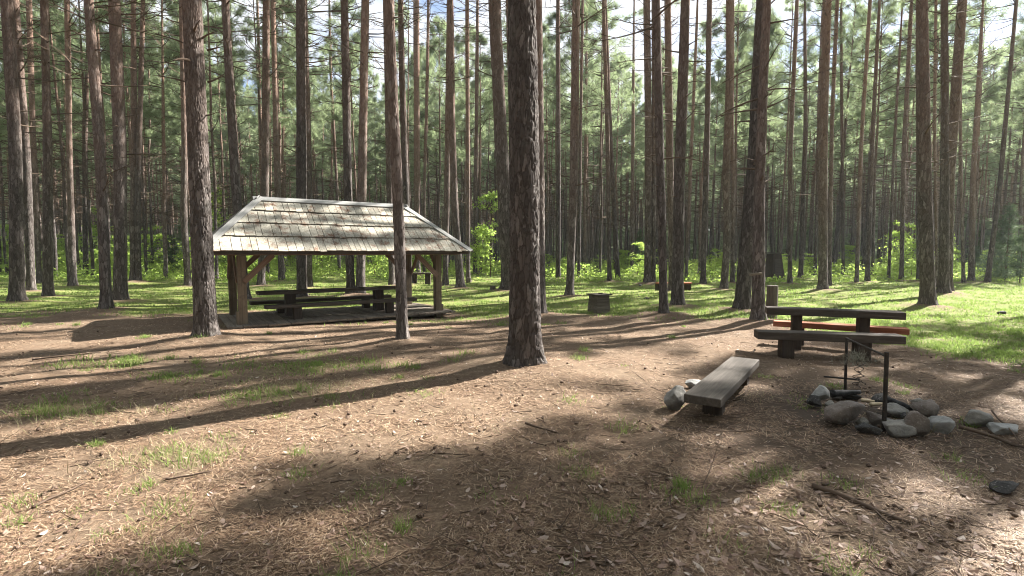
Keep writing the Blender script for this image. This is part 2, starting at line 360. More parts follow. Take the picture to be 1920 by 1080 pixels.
# ------------------------------------------------------------------ ground
def axis(lo, hi, fine_lo, fine_hi, step, grow):
    a = list(np.arange(fine_lo, fine_hi, step)); s = step; p = a[-1]
    while p < hi: s *= grow; p += s; a.append(p)
    s = step; p = a[0]; pre = []
    while p > lo: s *= grow; p -= s; pre.append(p)
    return np.array(pre[::-1] + a)
GX = axis(-1200, 1200, -11, 11, .09, 1.035); GY = axis(-250, 1500, 1.5, 15, .075, 1.03)
X, Y = np.meshgrid(GX, GY); nx, ny = len(GX), len(GY)
Z = gz(X.ravel(), Y.ravel())
def grassmask(x, y):
    n = fbm2(x / 2.2, y / 2.2, 4, 21); n2 = fbm2(x / .5, y / .5, 3, 31)
    line = np.interp(x, [-30, -12, -6, -1, 3, 5.5, 7, 9, 14], [16, 13.2, 13.5, 13.4, 13.2, 12.6, 8.4, 7.2, 8])
    g = sst(-1.6, 2.2, y - line + (n - .5) * 5.0 + (n2 - .5) * 2)
    for (px, py, rx, ry, a) in ((560, 690, 1.6, .8, .75), (240, 680, 1.2, .6, .8), (420, 705, 1.3, .5, .7), (540, 745, 1.0, .5, .7), (310, 865, .5, .35, .7), (130, 760, .9, .5, .55), (120, 590, 1.2, .6, .7),
                            (640, 1050, .18, .12, .7), (435, 1025, .14, .12, .6), (1425, 885, .16, .12, .6), (970, 785, .2, .15, .5), (1290, 925, .12, .1, .7), (1170, 960, .2, .15, .5), (600, 685, .4, .3, .9), (1770, 815, .15, .12, .8), (1010, 690, .2, .12, .8)):
        p = on_z(px, py); g = np.maximum(g, .62 * a * np.exp(-(((x - p.x) / rx) ** 2 + ((y - p.y) / ry) ** 2)) * (n2 * 1.6 + .1))
    for bx, by, bw in zip(BX, BY, BW):
        r = np.hypot(x - bx, y - by); g = g * (1 - .85 * np.exp(-(r / (.45 + bw * 1.1)) ** 2) * (y < 40))
    # trodden strips around the furniture and below the shelter
    for cx, cy, rr in ((5.3, 8.6, 1.9), (4.2, 5.6, 1.6)): g = g * (1 - np.exp(-((np.hypot(x - cx, y - cy)) / rr) ** 4))
    u = (x + 6.36) * .829 + (y - 11.9) * .559; w = -(x + 6.36) * .559 + (y - 11.9) * .829
    ins = sst(-1.2, -.2, u) * sst(6.6, 5.4, u) * sst(-1.2, -.3, w) * sst(3.4, 2.4, w)
    return np.clip(g * (1 - ins), 0, 1)
GM = grassmask(X.ravel(), Y.ravel())
fp = on_z(1650, 775)
CH = np.exp(-(np.hypot(X.ravel() - fp.x + .2, Y.ravel() - fp.y - .05) / 1.4) ** 2) * 1.0
CH = np.maximum(CH, .65 * np.exp(-(((X.ravel() - fp.x + 1.4) / 1.3) ** 2 + ((Y.ravel() - fp.y + .7) / .7) ** 2)))
i = (np.arange(ny - 1)[:, None] * nx + np.arange(nx - 1)[None, :]).ravel()
M = Mat('forest_floor'); v = M.coords()
nA = M.noise(v, 1.1, 5, .65); nB = M.noise(v, 14, 6, .72); nC = M.noise(v, 75, 4, .75, 1.2)
f = M.math('ADD', M.math('MULTIPLY', nC, .6), M.math('MULTIPLY', nB, .4))
lit = M.ramp(f, [(.3, (.038, .028, .021)), (.44, (.115, .083, .058)), (.56, (.22, .163, .115)), (.7, (.38, .3, .22))])
lit = M.mix(M.maprange(nA, .35, .7, 0, .55), lit, (.16, .1, .066))
gcol = M.mix(M.maprange(M.noise(v, 1.7, 5, .7), .45, .66, 0, .8), M.ramp(M.noise(v, 30, 5, .7), [(.3, (.07, .09, .025)), (.5, (.14, .18, .045)), (.7, (.25, .26, .09))]), M.ramp(nB, [(.35, (.12, .1, .05)), (.65, (.3, .25, .14))]))
gm = M.attr('grass'); gmn = M.maprange(M.math('ADD', gm, M.math('MULTIPLY', M.math('SUBTRACT', nB, .5), .8)), .3, .62)
col = M.mix(gmn, lit, gcol)
col = M.mix(M.math('MULTIPLY', M.attr('char'), M.maprange(nB, .25, .6, .3, 1)), col, (.035, .03, .028))
GROUND = M.bsdf(col, .95, f, .8, .03, .1)
ground = build('ground', np.stack([X.ravel(), Y.ravel(), Z], 1), [(np.stack([i, i + 1, i + nx + 1, i + nx], 1), 0)], [GROUND], attrs={'grass': GM, 'char': CH})
tag(ground, kind='structure')

# ------------------------------------------------------------------ pine crowns
def needle_tris(P, D, n, ln, w, rng, spread=.9):
    k = len(P); p = np.repeat(P, n, 0); d = np.repeat(D, n, 0)
    r = rng.normal(size=(k * n, 3)); r /= np.linalg.norm(r, axis=1)[:, None]
    dv = d * (1 - spread * .5) + r * spread; dv[:, 2] += .25; dv /= np.linalg.norm(dv, axis=1)[:, None]
    sd = np.cross(dv, rng.normal(size=(k * n, 3))); sd /= np.linalg.norm(sd, axis=1)[:, None] + 1e-9
    L = ln * rng.uniform(.6, 1.25, (k * n, 1)); p = p + r * ln * .25
    V = np.stack([p - sd * w / 2, p + sd * w / 2, p + dv * L], 1).reshape(-1, 3)
    return V, np.arange(k * n * 3).reshape(-1, 3)
def make_crown(seed, Hc=9.0, Lm=2.3, nb=44, clumps=7, tw=6, nn=9, ln=.24, w=.035, bare=12, wood_sides=3, name='crown', mat=None, link=True):
    rng = np.random.default_rng(seed); G = Geo(); P = []; D = []
    for k in range(nb + bare):
        isb = k >= nb
        if isb:
            t = -rng.uniform(.02, .5); L = rng.uniform(.6, 2.0); el = rng.uniform(-.25, .25)
        else:
            t = rng.uniform(0, 1) ** .85; L = Lm * (1 - t ** 1.6) ** .75 * (.55 + .45 * min(1, (t + .12) / .3)) * rng.uniform(.6, 1.15) + .25; el = -.12 + .9 * t + rng.uniform(-.2, .25)
        az = rng.uniform(0, 2 * PI); z0 = t * Hc
        s = np.linspace(0, 1, 5); cur = rng.uniform(.0, .35)
        h = np.array([math.cos(az), math.sin(az), 0]); side = np.array([-h[1], h[0], 0])
        pts = h[None] * (L * s * math.cos(el))[:, None] + np.array([0, 0, 1.])[None] * (z0 + L * s * math.sin(el) + cur * L * s ** 2)[:, None] + side[None] * (rng.uniform(-.25, .25) * L * s ** 2)[:, None]
        r0 = .012 + .011 * L
        V, Fq = tube(pts, r0 * (1 - .8 * s), wood_sides); G.add(V, Fq, 0)
        for q in range(tw if not isb else 3):
            f = rng.uniform(.35, 1.0); a = pts[0] * 0 + np.array([np.interp(f, s, pts[:, c]) for c in range(3)])
            dd = h * math.cos(el) + side * rng.choice([-1, 1]) * rng.uniform(.4, 1.1) + np.array([0, 0, rng.uniform(-.1, .5)]); dd /= np.linalg.norm(dd)
            l2 = L * rng.uniform(.18, .4) + .1; s2 = np.linspace(0, 1, 3)
            p2 = a + dd * (l2 * s2)[:, None] + np.array([0, 0, .12 * l2])[None] * (s2 ** 2)[:, None]
            V, Fq = tube(p2, r0 * .45 * (1 - .7 * s2), 3); G.add(V, Fq, 0)
            if isb: continue
            for c in range(clumps):
                f2 = rng.uniform(.25, 1.05); P.append(a + dd * l2 * f2 + rng.normal(size=3) * .07); D.append(dd)
        if not isb:
            for c in range(clumps // 2 + 1): P.append(pts[-1] + rng.normal(size=3) * .09); D.append(h)
    if P:
        V, Ft = needle_tris(np.array(P), np.array(D), nn, ln, w, rng); G.add(V, Ft, 1)
    if not link: return G
    Vv, B = G.merged(); o = build(name, Vv, B, [BRANCH, mat or NEEDLE], None, False); return o

CROWNS = []
for k in range(7):
    o = make_crown(100 + k, Hc=8.0 + (k % 4) * .8, Lm=1.75 + .16 * (k % 5), nb=36, clumps=5, tw=6, nn=9, ln=.25, w=.028, bare=20)
    CROWNS.append((o.data, 8.0 + (k % 4) * .8)); bpy.data.objects.remove(o)

def bark_cells(u, v, circ, cw=.05, chh=.12, seed=0):
    n = max(6, int(round(circ / cw))); a = u * n; b = v / chh
    gi, gj = np.floor(a), np.floor(b); F1 = np.full(a.shape, 9.); F2 = F1.copy(); ID = np.zeros_like(a)
    for di in (-1, 0, 1):
        for dj in (-1, 0, 1):
            ci = gi + di; cj = gj + dj; wi = np.mod(ci, n)
            px = ci + .15 + .7 * _h(wi, cj, seed + 1); py = cj + .15 + .7 * _h(wi, cj, seed + 2)
            d = np.hypot(px - a, py - b); nearer = d < F1
            F2 = np.where(nearer, F1, np.minimum(F2, d)); ID = np.where(nearer, _h(wi, cj, seed + 3), ID); F1 = np.where(nearer, d, F1)
    return F2 - F1, ID

def twig(G, o, d, L, r, rng, m=0, n=4, fork=True):
    s = np.linspace(0, 1, 5); up = np.array([0, 0, 1.])
    bend = rng.normal(size=3) * .12 * L; P = o + d * (L * s)[:, None] + bend[None] * (s ** 2)[:, None] + up[None] * (rng.uniform(-.15, .2) * L * s ** 2)[:, None]
    V, Fq = tube(P, r * (1 - .75 * s), n); G.add(V, Fq, m)
    if fork and L > .5:
        for q in range(rng.integers(1, 4)):
            i = rng.integers(2, 4); dd = d + rng.normal(size=3) * .55; dd /= np.linalg.norm(dd)
            twig(G, P[i], dd, L * rng.uniform(.2, .45), r * .5, rng, m, 3, False)

def make_trunk(path, rad, seed, segs, hstep, hvis, disp, nbr, brl, brh, mat, brr=.012):
    """path: function h -> (x,y) offset, rad: function h -> radius; returns Geo in local coordinates"""
    rng = np.random.default_rng(seed); H = path['H']
    hs = np.concatenate([np.arange(-.3, min(hvis, H), hstep), np.linspace(min(hvis, H), H, 14)])
    hx = np.interp(hs, path['h'], path['x']); hy = np.interp(hs, path['h'], path['y']); r = np.interp(hs, rad['h'], rad['r'])
    a = np.arange(segs) / segs * 2 * PI; A, Hh = np.meshgrid(a, hs); R = np.repeat(r[:, None], segs, 1)
    ph = rng.uniform(0, 6.28, 3)
    fl = np.exp(-np.maximum(Hh, 0) / .2) * (.3 + .2 * np.maximum(0, np.sin(A * 4 + ph[0])) + .15 * np.maximum(0, np.sin(A * 3 + ph[1])))
    R = R * (1 + fl) * (1 + .03 * np.sin(A * 2 + Hh * .7 + ph[2]) + .05 * (vn3(np.cos(A) * 1.2, np.sin(A) * 1.2, Hh * 1.4, seed) - .5))
    if disp:
        e, ID = bark_cells((A / (2 * PI) + .012 * np.sin(Hh * 9) + .03 * vn2(A * 4, Hh * 9, seed)) % 1.0, Hh + .12 * vn2(A * 6, Hh * 5, seed), 2 * PI * r[0], .045, .17, seed)
        R = R + disp * (sst(0, .3, e) - .6 + .9 * (ID - .5)) + disp * .7 * (vn3(np.cos(A) * r[0] * 60, np.sin(A) * r[0] * 60, Hh * 40, seed + 5) - .5)
    V = np.stack([hx[:, None] + R * np.cos(A), hy[:, None] + R * np.sin(A), Hh], -1).reshape(-1, 3)
    k = len(hs); i = np.arange(k - 1)[:, None] * segs; j = np.arange(segs)[None, :]; j2 = (j + 1) % segs
    G = Geo(); G.add(V, np.stack([i + j, i + j2, i + segs + j2, i + segs + j], -1).reshape(-1, 4), 0)
    for q in range(nbr):
        h = rng.uniform(*brh); az = rng.uniform(0, 2 * PI); rr = np.interp(h, rad['h'], rad['r'])
        d = np.array([math.cos(az), math.sin(az), rng.uniform(-.1, .4)]); d /= np.linalg.norm(d)
        L = rng.uniform(*brl) * (1 if rng.random() < .6 else .4)
        o = np.array([np.interp(h, path['h'], path['x']), np.interp(h, path['h'], path['y']), h]) + d * rr * .8
        twig(G, o, d, L, brr * rng.uniform(.7, 1.3), rng, 1, 4)
    return G

def place_tree(idx, pts, lab):
    rng = np.random.default_rng(1000 + idx)
    bx, by, bw = bases[idx]; zb = gz1(bx, by)
    hc = rng.uniform(12.0, 14.5); H = hc + 8.5
    h = [-.4, 0]; x = [0, 0]; r = []
    hh = []; xx = []; rr = []
    for (px, py, w) in pts:
        p = on_y(px, py, by); hh.append(max(0, p.z - zb)); xx.append(p.x - bx); rr.append(w / 2 / F * by * .98 * math.cos(math.atan((px - 960) / F)))
    hh[0] = 0; slope = (xx[-1] - xx[-2]) / (hh[-1] - hh[-2])
    if hh[-1] > hc - 1: hc = hh[-1] + 1.0; H = hc + 8.0
    xtop = xx[-1] + slope * .6 * (hc - hh[-1])
    y_l = rng.uniform(-.012, .012)
    n = 60; ha = np.linspace(0, H, n)
    from_pts = np.interp(ha, hh + [hc, H], xx + [xtop, xtop])
    ker = np.ones(5) / 5; xs = np.convolve(np.pad(from_pts, 2, mode='edge'), ker, 'valid'); xs[0] = 0
    ys = np.minimum(ha, hc) * y_l
    path = dict(H=H, h=ha, x=xs, y=ys)
    rtop = rr[-1] * .75
    rad = dict(h=hh + [max(hc, hh[-1] + .5), H], r=[rr[0] * .9] + rr[1:] + [min(rtop, rr[-1]), .03])
    near = max(p[2] for p in pts)
    hv = CAMH + .56 * by
    if near >= 45: seg, st, dp = 120, .02, .013
    elif near >= 22: seg, st, dp = 60, .04, .011
    elif near >= 14: seg, st, dp = 28, .09, .008
    else: seg, st, dp = 12, .35, 0
    nbr = int(rng.integers(26, 38)) if by < 16 else int(rng.integers(16, 26))
    lo = 3.2 if by < 16 else 4.0
    if near >= 45: nbr = 6; lo = 3.6
    if idx == 21: nbr = 5
    root = empty('pine_tree', (bx, by, zb - .02)); tag(root, lab, 'pine tree', 'pines around the clearing')
    G = make_trunk(path, rad, 2000 + idx, seg, st, hv, dp, nbr, (.3, 1.5) if idx != 21 else (.15, .4), (lo, hc), None, .012 + .0004 * near)
    if near >= 35 and idx == 10:
        for (qx, qy, dx, dz, L) in ((385, 65, 1, .5, .35), (397, 90, .9, .1, .22), (345, 78, -1, .45, .55), (398, 150, 1, .12, .3), (345, 150, -1, .35, .45), (388, 215, .9, -.1, .2)):
            p = on_y(qx, qy, by); o = np.array([p.x - bx, 0, p.z - zb]); d = np.array([dx, -.2, dz]); d /= np.linalg.norm(d)
            twig(G, o - d * .1, d, L + .1, .02, rng, 1, 5)
    G.build('trunk', [BARKN if near >= 22 else BARK, BRANCH], root)
    cm, chh = CROWNS[idx % len(CROWNS)]
    c = bpy.data.objects.new('crown', cm); C.objects.link(c); c.parent = root
    c.location = (float(np.interp(hc, ha, xs)), float(np.interp(hc, ha, ys)), hc - .3); c.rotation_euler = (0, 0, rng.uniform(0, 6.28))
    s = rng.uniform(.85, 1.1); nb_ = blocks(bx + c.location.x, by, hc, H); s *= .3 if blocks(bx + c.location.x, by, hc, H, 1.2, ROOFL) else (1, .75, .5)[min(nb_, 2)]; c.scale = (s, s, (H - hc + .6) / chh)
    return root
for k, (pts, lab) in enumerate(TREES): place_tree(k, pts, lab)

# ------------------------------------------------------------------ stand of farther pines
UN = []
for k in range(8):
    rng = np.random.default_rng(500 + k); H = 21.5
    ha = np.linspace(0, H, 25); bend = np.cumsum(rng.normal(0, .035, 25)); bend2 = np.cumsum(rng.normal(0, .035, 25)); bend[0] = bend2[0] = 0
    hc = 10.5; bend[ha > hc] = np.interp(hc, ha, bend); bend2[ha > hc] = np.interp(hc, ha, bend2)
    path = dict(H=H, h=ha, x=bend, y=bend2); rad = dict(h=[0, 1.3, 8, 12, 21.5], r=[.118, .104, .086, .07, .02])
    G = make_trunk(path, rad, 600 + k, 9, .8, 15, 0, 36, (.4, 1.6), (4.0, 11), None, .011)
    o = G.build('trunk', [BARK, BRANCH]); UN.append((o.data, float(np.interp(hc, ha, bend)), float(np.interp(hc, ha, bend2)))); bpy.data.objects.remove(o)
rng = np.random.default_rng(42)
cand = []
sp = 2.8
for gy in np.arange(24, 185, sp):
    for gx in np.arange(-215, 216, sp):
        x = gx + rng.uniform(-.47, .47) * sp; y = gy + rng.uniform(-.47, .47) * sp
        if abs(x) > y * 1.07 + 3: continue
        lim = np.interp(x / y, [-1.1, -.75, -.55, -.1, .2, .6, .8, 1.1], [25, 28, 32, 36, 35, 35, 34, 31])
        if y < lim or rng.random() < .1: continue
        if np.min(np.hypot(BX - x, BY - y)) < 1.5: continue
        if y < 60 and blocks(x, y, 10.5, 21, 1.0): continue
        cand.append((x, y))
cand.sort(key=lambda p: math.hypot(*p))
NIND = 222
ZONES = [(-9, 300, 'far pines left of the shelter', 'slim far pine in the dense stand left of the big pine before the shelter'),
         (300, 560, 'far pines above the left half of the shelter', 'slim far pine in the crowded stand above the left half of the shelter roof'),
         (560, 800, 'far pines above the right half of the shelter', 'slim far pine in the crowded stand above the right half of the shelter roof'),
         (800, 985, 'far pines between shelter and thickest trunk', 'slim far pine in the stand between the shelter and the thickest trunk'),
         (985, 1210, 'far pines above the wooden bin', 'slim far pine in the stand above the wooden bin in grass'),
         (1210, 1430, 'far pines left of the dark hut', 'slim far pine in the stand between the bin and the dark hut'),
         (1430, 1720, 'far pines above the plank table', 'slim far pine in the shaded stand above the plank table and dark hut'),
         (1720, 9999, 'far pines right of the big right pine', 'slim far pine in the shaded stand right of the big straight right pine')]
def zone(x, y):
    px = 960 + F * x / y
    for a, b, g, l in ZONES:
        if px < b: return g, l
    return ZONES[-1][2:]
def far_tree(x, y, s, q, group, label):
    root = empty('pine_tree', (x, y, gz1(x, y) - .05), q.uniform(0, 6.28)); tag(root, label, 'pine tree', group)
    root.rotation_euler = (q.normal(0, .016), q.normal(0, .016), q.uniform(0, 6.28))
    tm, ox, oy = UN[q.integers(0, len(UN))]
    t = bpy.data.objects.new('trunk', tm); C.objects.link(t); t.parent = root; rs = q.uniform(.75, 1.2); t.scale = (rs, rs, s)
    cm, chh = CROWNS[q.integers(0, len(CROWNS))]
    c = bpy.data.objects.new('crown', cm); C.objects.link(c); c.parent = root; c.location = (ox * rs, oy * rs, (10.5 - .5) * s); c.rotation_euler = (0, 0, q.uniform(0, 6.28))
    cs = q.uniform(.8, 1.15); c.scale = (cs, cs, 11.4 * s / chh)
    return root
for (x, y) in cand[:NIND]:
    g, l = zone(x, y); far_tree(x, y, rng.uniform(.84, 1.08), rng, g, l)
# tall pines past the right edge, whose crowns shade the foreground
for k, (x, y) in enumerate([(19.66, 15.7), (22.6, 17.6), (26.5, 20.6), (24, 12.5), (15.85, 12.4), (17.0, 12.4), (12.4, 10.3)]):
    t_ = far_tree(x, y, rng.uniform(.9, 1.05), rng, 'pines past the right edge', 'tall pine past the right edge whose crown shades the litter')
    t_.children[1].scale = (1.2, 1.2, t_.children[1].scale[2])

# the rest of the wood: one mass
lows = []
for k in range(6):
    Gc = make_crown(700 + k, Hc=11.2, Lm=1.9, nb=28, clumps=4, tw=3, nn=3, ln=.55, w=.11, bare=5, link=False)
    lows.append(Gc.merged())
lows2 = []
for k in range(5):
    Gc = make_crown(800 + k, Hc=11.2, Lm=2.0, nb=18, clumps=3, tw=2, nn=3, ln=.8, w=.2, bare=2, link=False)
    lows2.append(Gc.merged())
G = Geo()
behind = [(gx + rng.uniform(-1.8, 1.8), gy + rng.uniform(-1.8, 1.8)) for gx in np.arange(-62, 63, 3.7) for gy in np.arange(-62, -3, 3.5)]  # unseen wood behind and left of the camera, added to cut sky light
behind += [(sx * (gx + abs(gy) * 1.15), gy + rng.uniform(-1.5, 1.5)) for sx in (-1, 1) for gy in np.arange(-4, 26, 4.2) for gx in np.arange(14, 60, 4.4) if sx < 0]
for (x, y) in cand[NIND:] + behind:
    d = math.hypot(x, y); s = rng.uniform(.84, 1.08); Vl, Bl = (lows if d < 100 else lows2)[rng.integers(0, 5)]
    a = rng.uniform(0, 6.28); ca, sa = math.cos(a), math.sin(a); lx, ly = rng.normal(0, .016, 2)
    hs = np.linspace(0, 23.5 * s, 6); P = np.stack([x + hs * lx, y + hs * ly, hs * .9 - .1], 1)
    V, Fq = tube(P, np.interp(hs / s, [0, 10, 24], [.115, .088, .02]) * rng.uniform(.75, 1.2), 6, frame_fixed=True); G.add(V, Fq, 0)
    R = np.array([[ca, -sa, 0], [sa, ca, 0], [0, 0, s]]); V = Vl @ R.T + np.array([x + 10.5 * s * lx, y + 10.5 * s * ly, 10.2 * s])
    n0 = G.n; G.V.append(V); G.n += len(V)
    for f, m in Bl: G.B.append((f + n0, m + 1))
us = []
for k in range(4):
    rr = np.random.default_rng(900 + k); P = []; D = []
    for q_ in range(110):
        t = rr.uniform(.0, 1) ** 1.2; az = rr.uniform(0, 6.28); L = (1 - t) * .3 * rr.uniform(.3, 1); P.append((L * math.cos(az), L * math.sin(az), t)); D.append((math.cos(az), math.sin(az), -.2))
    us.append(needle_tris(np.array(P), np.array(D), 3, .13, .05, rr, .6))
for k in range(900):
    d = rng.uniform(82, 190); t = rng.uniform(-.86, .86); x, y = d * math.sin(t), d * math.cos(t); V, Ft = us[k % 4]; hh = rng.uniform(4, 10) * min(1, d / 130)
    G.add(V * np.array([hh * 1.1, hh * 1.1, hh]) + np.array([x, y, -.2]), Ft, 2)
o = G.build('distant_forest', [BARK, BRANCH, NEEDLEFAR], None, False)
tag(o, 'far depth of the pine wood where single trunks blur together', 'forest', kind='stuff')

# ------------------------------------------------------------------ saplings and undergrowth
def leaf_quads(P, L, rng, up=.5):
    k = len(P); d = rng.normal(size=(k, 3)); d[:, 2] *= .5; d /= np.linalg.norm(d, axis=1)[:, None]
    nrm = rng.normal(size=(k, 3)) * .6 + np.array([0, 0, up]); s = np.cross(d, nrm); s /= np.linalg.norm(s, axis=1)[:, None] + 1e-9
    l = L * rng.uniform(.6, 1.3, (k, 1))
    V = np.stack([P, P + d * l * .5 + s * l * .3, P + d * l, P + d * l * .5 - s * l * .3], 1).reshape(-1, 3)
    return V, np.arange(k * 4).reshape(-1, 4)
def sapling_mesh(seed, H=2.5, W=.9, nb=26, leaves=55, ll=.1):
    rng = np.random.default_rng(seed); st = Geo(); fo = Geo()
    s = np.linspace(0, 1, 6); P = np.stack([.12 * np.sin(s * 3 + seed), .1 * np.sin(s * 2.3 + seed * 2), H * s], 1)
    V, Fq = tube(P, .022 * (1 - .8 * s) * H / 2.5, 5); st.add(V, Fq)
    for k in range(nb):
        t = rng.uniform(.12, 1); o = np.array([np.interp(t, s, P[:, c]) for c in range(3)]); az = rng.uniform(0, 6.28)
        L = W * (1.1 - t) ** .6 * rng.uniform(.5, 1.1) + .12; d = np.array([math.cos(az), math.sin(az), rng.uniform(.1, .7)])
        s2 = np.linspace(0, 1, 4); p = o + d * (L * s2)[:, None] - np.array([0, 0, .25 * L])[None] * (s2 ** 2)[:, None]
        V, Fq = tube(p, .008 * (1 - .6 * s2), 3); st.add(V, Fq)
        tt = rng.uniform(.2, 1.05, leaves); pp = np.stack([np.interp(tt, s2, p[:, c]) for c in range(3)], 1) + rng.normal(size=(leaves, 3)) * .13 * np.array([1, 1, .6]) * (L + .2)
        V, Fq = leaf_quads(pp, ll, rng); fo.add(V, Fq)
    a = st.build('stem', [BRANCH]); b = fo.build('foliage', [LEAF], None, False); r = (a.data, b.data); bpy.data.objects.remove(a); bpy.data.objects.remove(b); return r
SAP = [sapling_mesh(30 + k, 2.4, .75 + .1 * (k % 3)) for k in range(6)]
def spruce_mesh(seed, H=3.0):
    rng = np.random.default_rng(seed); st = Geo(); fo = Geo()
    s = np.linspace(0, 1, 5); V, Fq = tube(np.stack([0 * s, 0 * s, H * s], 1), .035 * (1 - .85 * s), 5); st.add(V, Fq); P = []; D = []
    for k in range(100):
        t = rng.uniform(.05, 1); az = rng.uniform(0, 6.28); L = (1 - t) * 1.0 * rng.uniform(.6, 1.1) + .1
        d = np.array([math.cos(az), math.sin(az), .15 - .3 * (1 - t)]); s2 = np.linspace(0, 1, 4); p = np.array([0, 0, t * H]) + d * (L * s2)[:, None] + np.array([0, 0, .2 * L])[None] * (s2 ** 2)[:, None]
        V, Fq = tube(p, .007 * (1 - .7 * s2), 3); st.add(V, Fq)
        m = int(16 * L) + 3; tt = rng.uniform(.1, 1, m); P.append(np.stack([np.interp(tt, s2, p[:, c]) for c in range(3)], 1) + rng.normal(size=(m, 3)) * .05); D.append(np.tile(d, (m, 1)))
    V, Ft = needle_tris(np.concatenate(P), np.concatenate(D), 6, .13, .02, rng, .7); fo.add(V, Ft)
    a = st.build('stem', [BRANCH]); b = fo.build('foliage', [SPRUCE], None, False); r = (a.data, b.data); bpy.data.objects.remove(a); bpy.data.objects.remove(b); return r
SPR = [spruce_mesh(60 + k) for k in range(3)]
def plant(name, meshes, x, y, h, h0, wf, label, cat, group, q):
    r = empty(name, (x, y, gz1(x, y) - .03), q.uniform(0, 6.28)); tag(r, label, cat, group)
    for nm, me in zip(('stem', 'foliage'), meshes):
        c = bpy.data.objects.new(nm, me); C.objects.link(c); c.parent = r; c.scale = (h / h0 * wf, h / h0 * wf, h / h0)
    return r
q = np.random.default_rng(77)
# (px, base py, top py, width factor, label)
NAMED_SAP = [(20, 512, 425, 1.1, 'bright green sapling at the left edge behind the thick grey pine'),
 (108, 512, 440, 1.0, 'light green sapling between the brown pine and the slim straight pine'),
 (190, 508, 395, 1.0, 'bright tall sapling filling the gap left of the stubby reddish pine'),
 (292, 512, 425, 1.5, 'round yellow green bush right of the two touching pines'),
 (402, 508, 350, .7, 'tall narrow sapling glowing green right of the big pine before the shelter'),
 (918, 520, 365, .75, 'tallest fresh green rowan sapling just left of the thickest trunk'),
 (905, 515, 430, 1.2, 'lower green bush at the foot of the tall rowan sapling'),
 (1198, 516, 455, 1.3, 'yellow green shrub behind the bin, left of the tight reddish pair'),
 (1340, 512, 468, 1.4, 'small sunlit shrub beside the orange pine with bent foot'),
 (1590, 512, 462, 1.6, 'low leafy bush right of the stout mound pine'),
 (1680, 520, 415, .8, 'upright bright sapling around the orange slender pine by the big right pine'),
 (1712, 518, 425, .9, 'leafy sapling just left of the big right pine'),
 (1770, 515, 440, .9, 'leafy sapling glimpsed behind the twin pines')]
for px, py, ty, wf, lab in NAMED_SAP:
    p = on_z(px, py); top = on_y(px, ty, p.y)
    plant('sapling', SAP[q.integers(0, 6)], p.x, p.y, top.z, 2.4, wf, lab, 'sapling', 'leafy saplings under the pines', q)
NAMED_SPR = [(1885, 527, 385, 1.0, 'tallest grey green young spruce at the right edge'), (1862, 520, 440, 1.1, 'smaller young spruce left of the tallest one at the right edge'),
 (1912, 530, 430, 1.0, 'young spruce cut off by the right edge'), (325, 512, 440, 1.1, 'dark young spruce left of the curved slim pine'),
 (1198, 510, 430, .7, 'thin young spruce standing in the yellow green shrub behind the bin'), (1828, 515, 462, 1.1, 'small young spruce behind the orange pine with dark foot')]
for px, py, ty, wf, lab in NAMED_SPR:
    p = on_z(px, py); top = on_y(px, ty, p.y)
    plant('young_spruce', SPR[q.integers(0, 3)], p.x, p.y, top.z, 3.0, wf, lab, 'young spruce', 'young spruces under the pines', q)
SZ = [(470, 'small leafy sapling in the sunlit undergrowth left of the shelter'), (880, 'small leafy sapling in the green band seen under the shelter roof'), (1210, 'small leafy sapling in the undergrowth behind the bin'),
      (1500, 'small leafy sapling in the undergrowth left and right of the dark hut'), (9999, 'small leafy sapling in the shaded undergrowth at the right')]
cnt = 0
while cnt < 150:
    y = q.uniform(34, 60); x = q.uniform(-1.05, 1.05) * y; px = 960 + F * x / y
    dens = np.interp(px, [0, 300, 500, 780, 900, 1100, 1500, 1900], [1, .9, .9, .8, .5, .35, .3, .55])
    if q.random() > dens: continue
    lab = [l for b, l in SZ if px < b][0]; h = q.uniform(.9, 3.0) if px < 900 else q.uniform(.7, 2.0)
    plant('sapling', SAP[q.integers(0, 6)], x, y, h, 2.4, q.uniform(1.2, 2.0), lab, 'sapling', lab.replace('small leafy sapling', 'small saplings'), q); cnt += 1
# low ground cover at the edge of the trees
rng = np.random.default_rng(5); n = 52000
y = rng.uniform(29, 75, n); x = rng.uniform(-1.08, 1.08, n) * y
m = fbm2(x / 2.5, y / 2.5, 3, 8); keep = (m + .16 * sst(30, 40, y)) > .48; x, y, m = x[keep], y[keep], m[keep]
hgt = .85 * sst(.42, .68, m) * sst(28, 36, y) + .06
P = np.stack([x, y, gz(x, y, False) + rng.uniform(0, 1, len(x)) * hgt], 1)
V, Fq = leaf_quads(np.repeat(P, 3, 0) + rng.normal(size=(len(P) * 3, 3)) * np.array([.18, .18, .08]), .16, rng)
tag(build('undergrowth', V, [(Fq, 0)], [LEAF], None, False), 'low bright green ground cover between the farther trunks', 'undergrowth', kind='stuff')

# ------------------------------------------------------------------ grass, litter
def blades(x, y, h, w, rng, lean=.5):
    k = len(x); z = gz(x, y) - .005; P = np.stack([x, y, z], 1); a = rng.uniform(0, 6.28, k); s = np.stack([np.cos(a), np.sin(a), 0 * a], 1)
    d = rng.normal(size=(k, 3)) * lean; d[:, 2] = 1; d /= np.linalg.norm(d, axis=1)[:, None]; h = np.asarray(h).reshape(-1, 1); w = np.asarray(w).reshape(-1, 1)
    d2 = d.copy(); d2[:, :2] *= 2.2; d2 /= np.linalg.norm(d2, axis=1)[:, None]
    V = np.stack([P - s * w / 2, P + s * w / 2, P + d * h * .6 + s * w * .35, P + d * h * .6 - s * w * .35, P + d * h * .6 + d2 * h * .45], 1).reshape(-1, 3)
    b = np.arange(k) * 5
    return V, np.stack([b, b + 1, b + 2, b + 3], 1), np.stack([b + 3, b + 2, b + 4], 1)
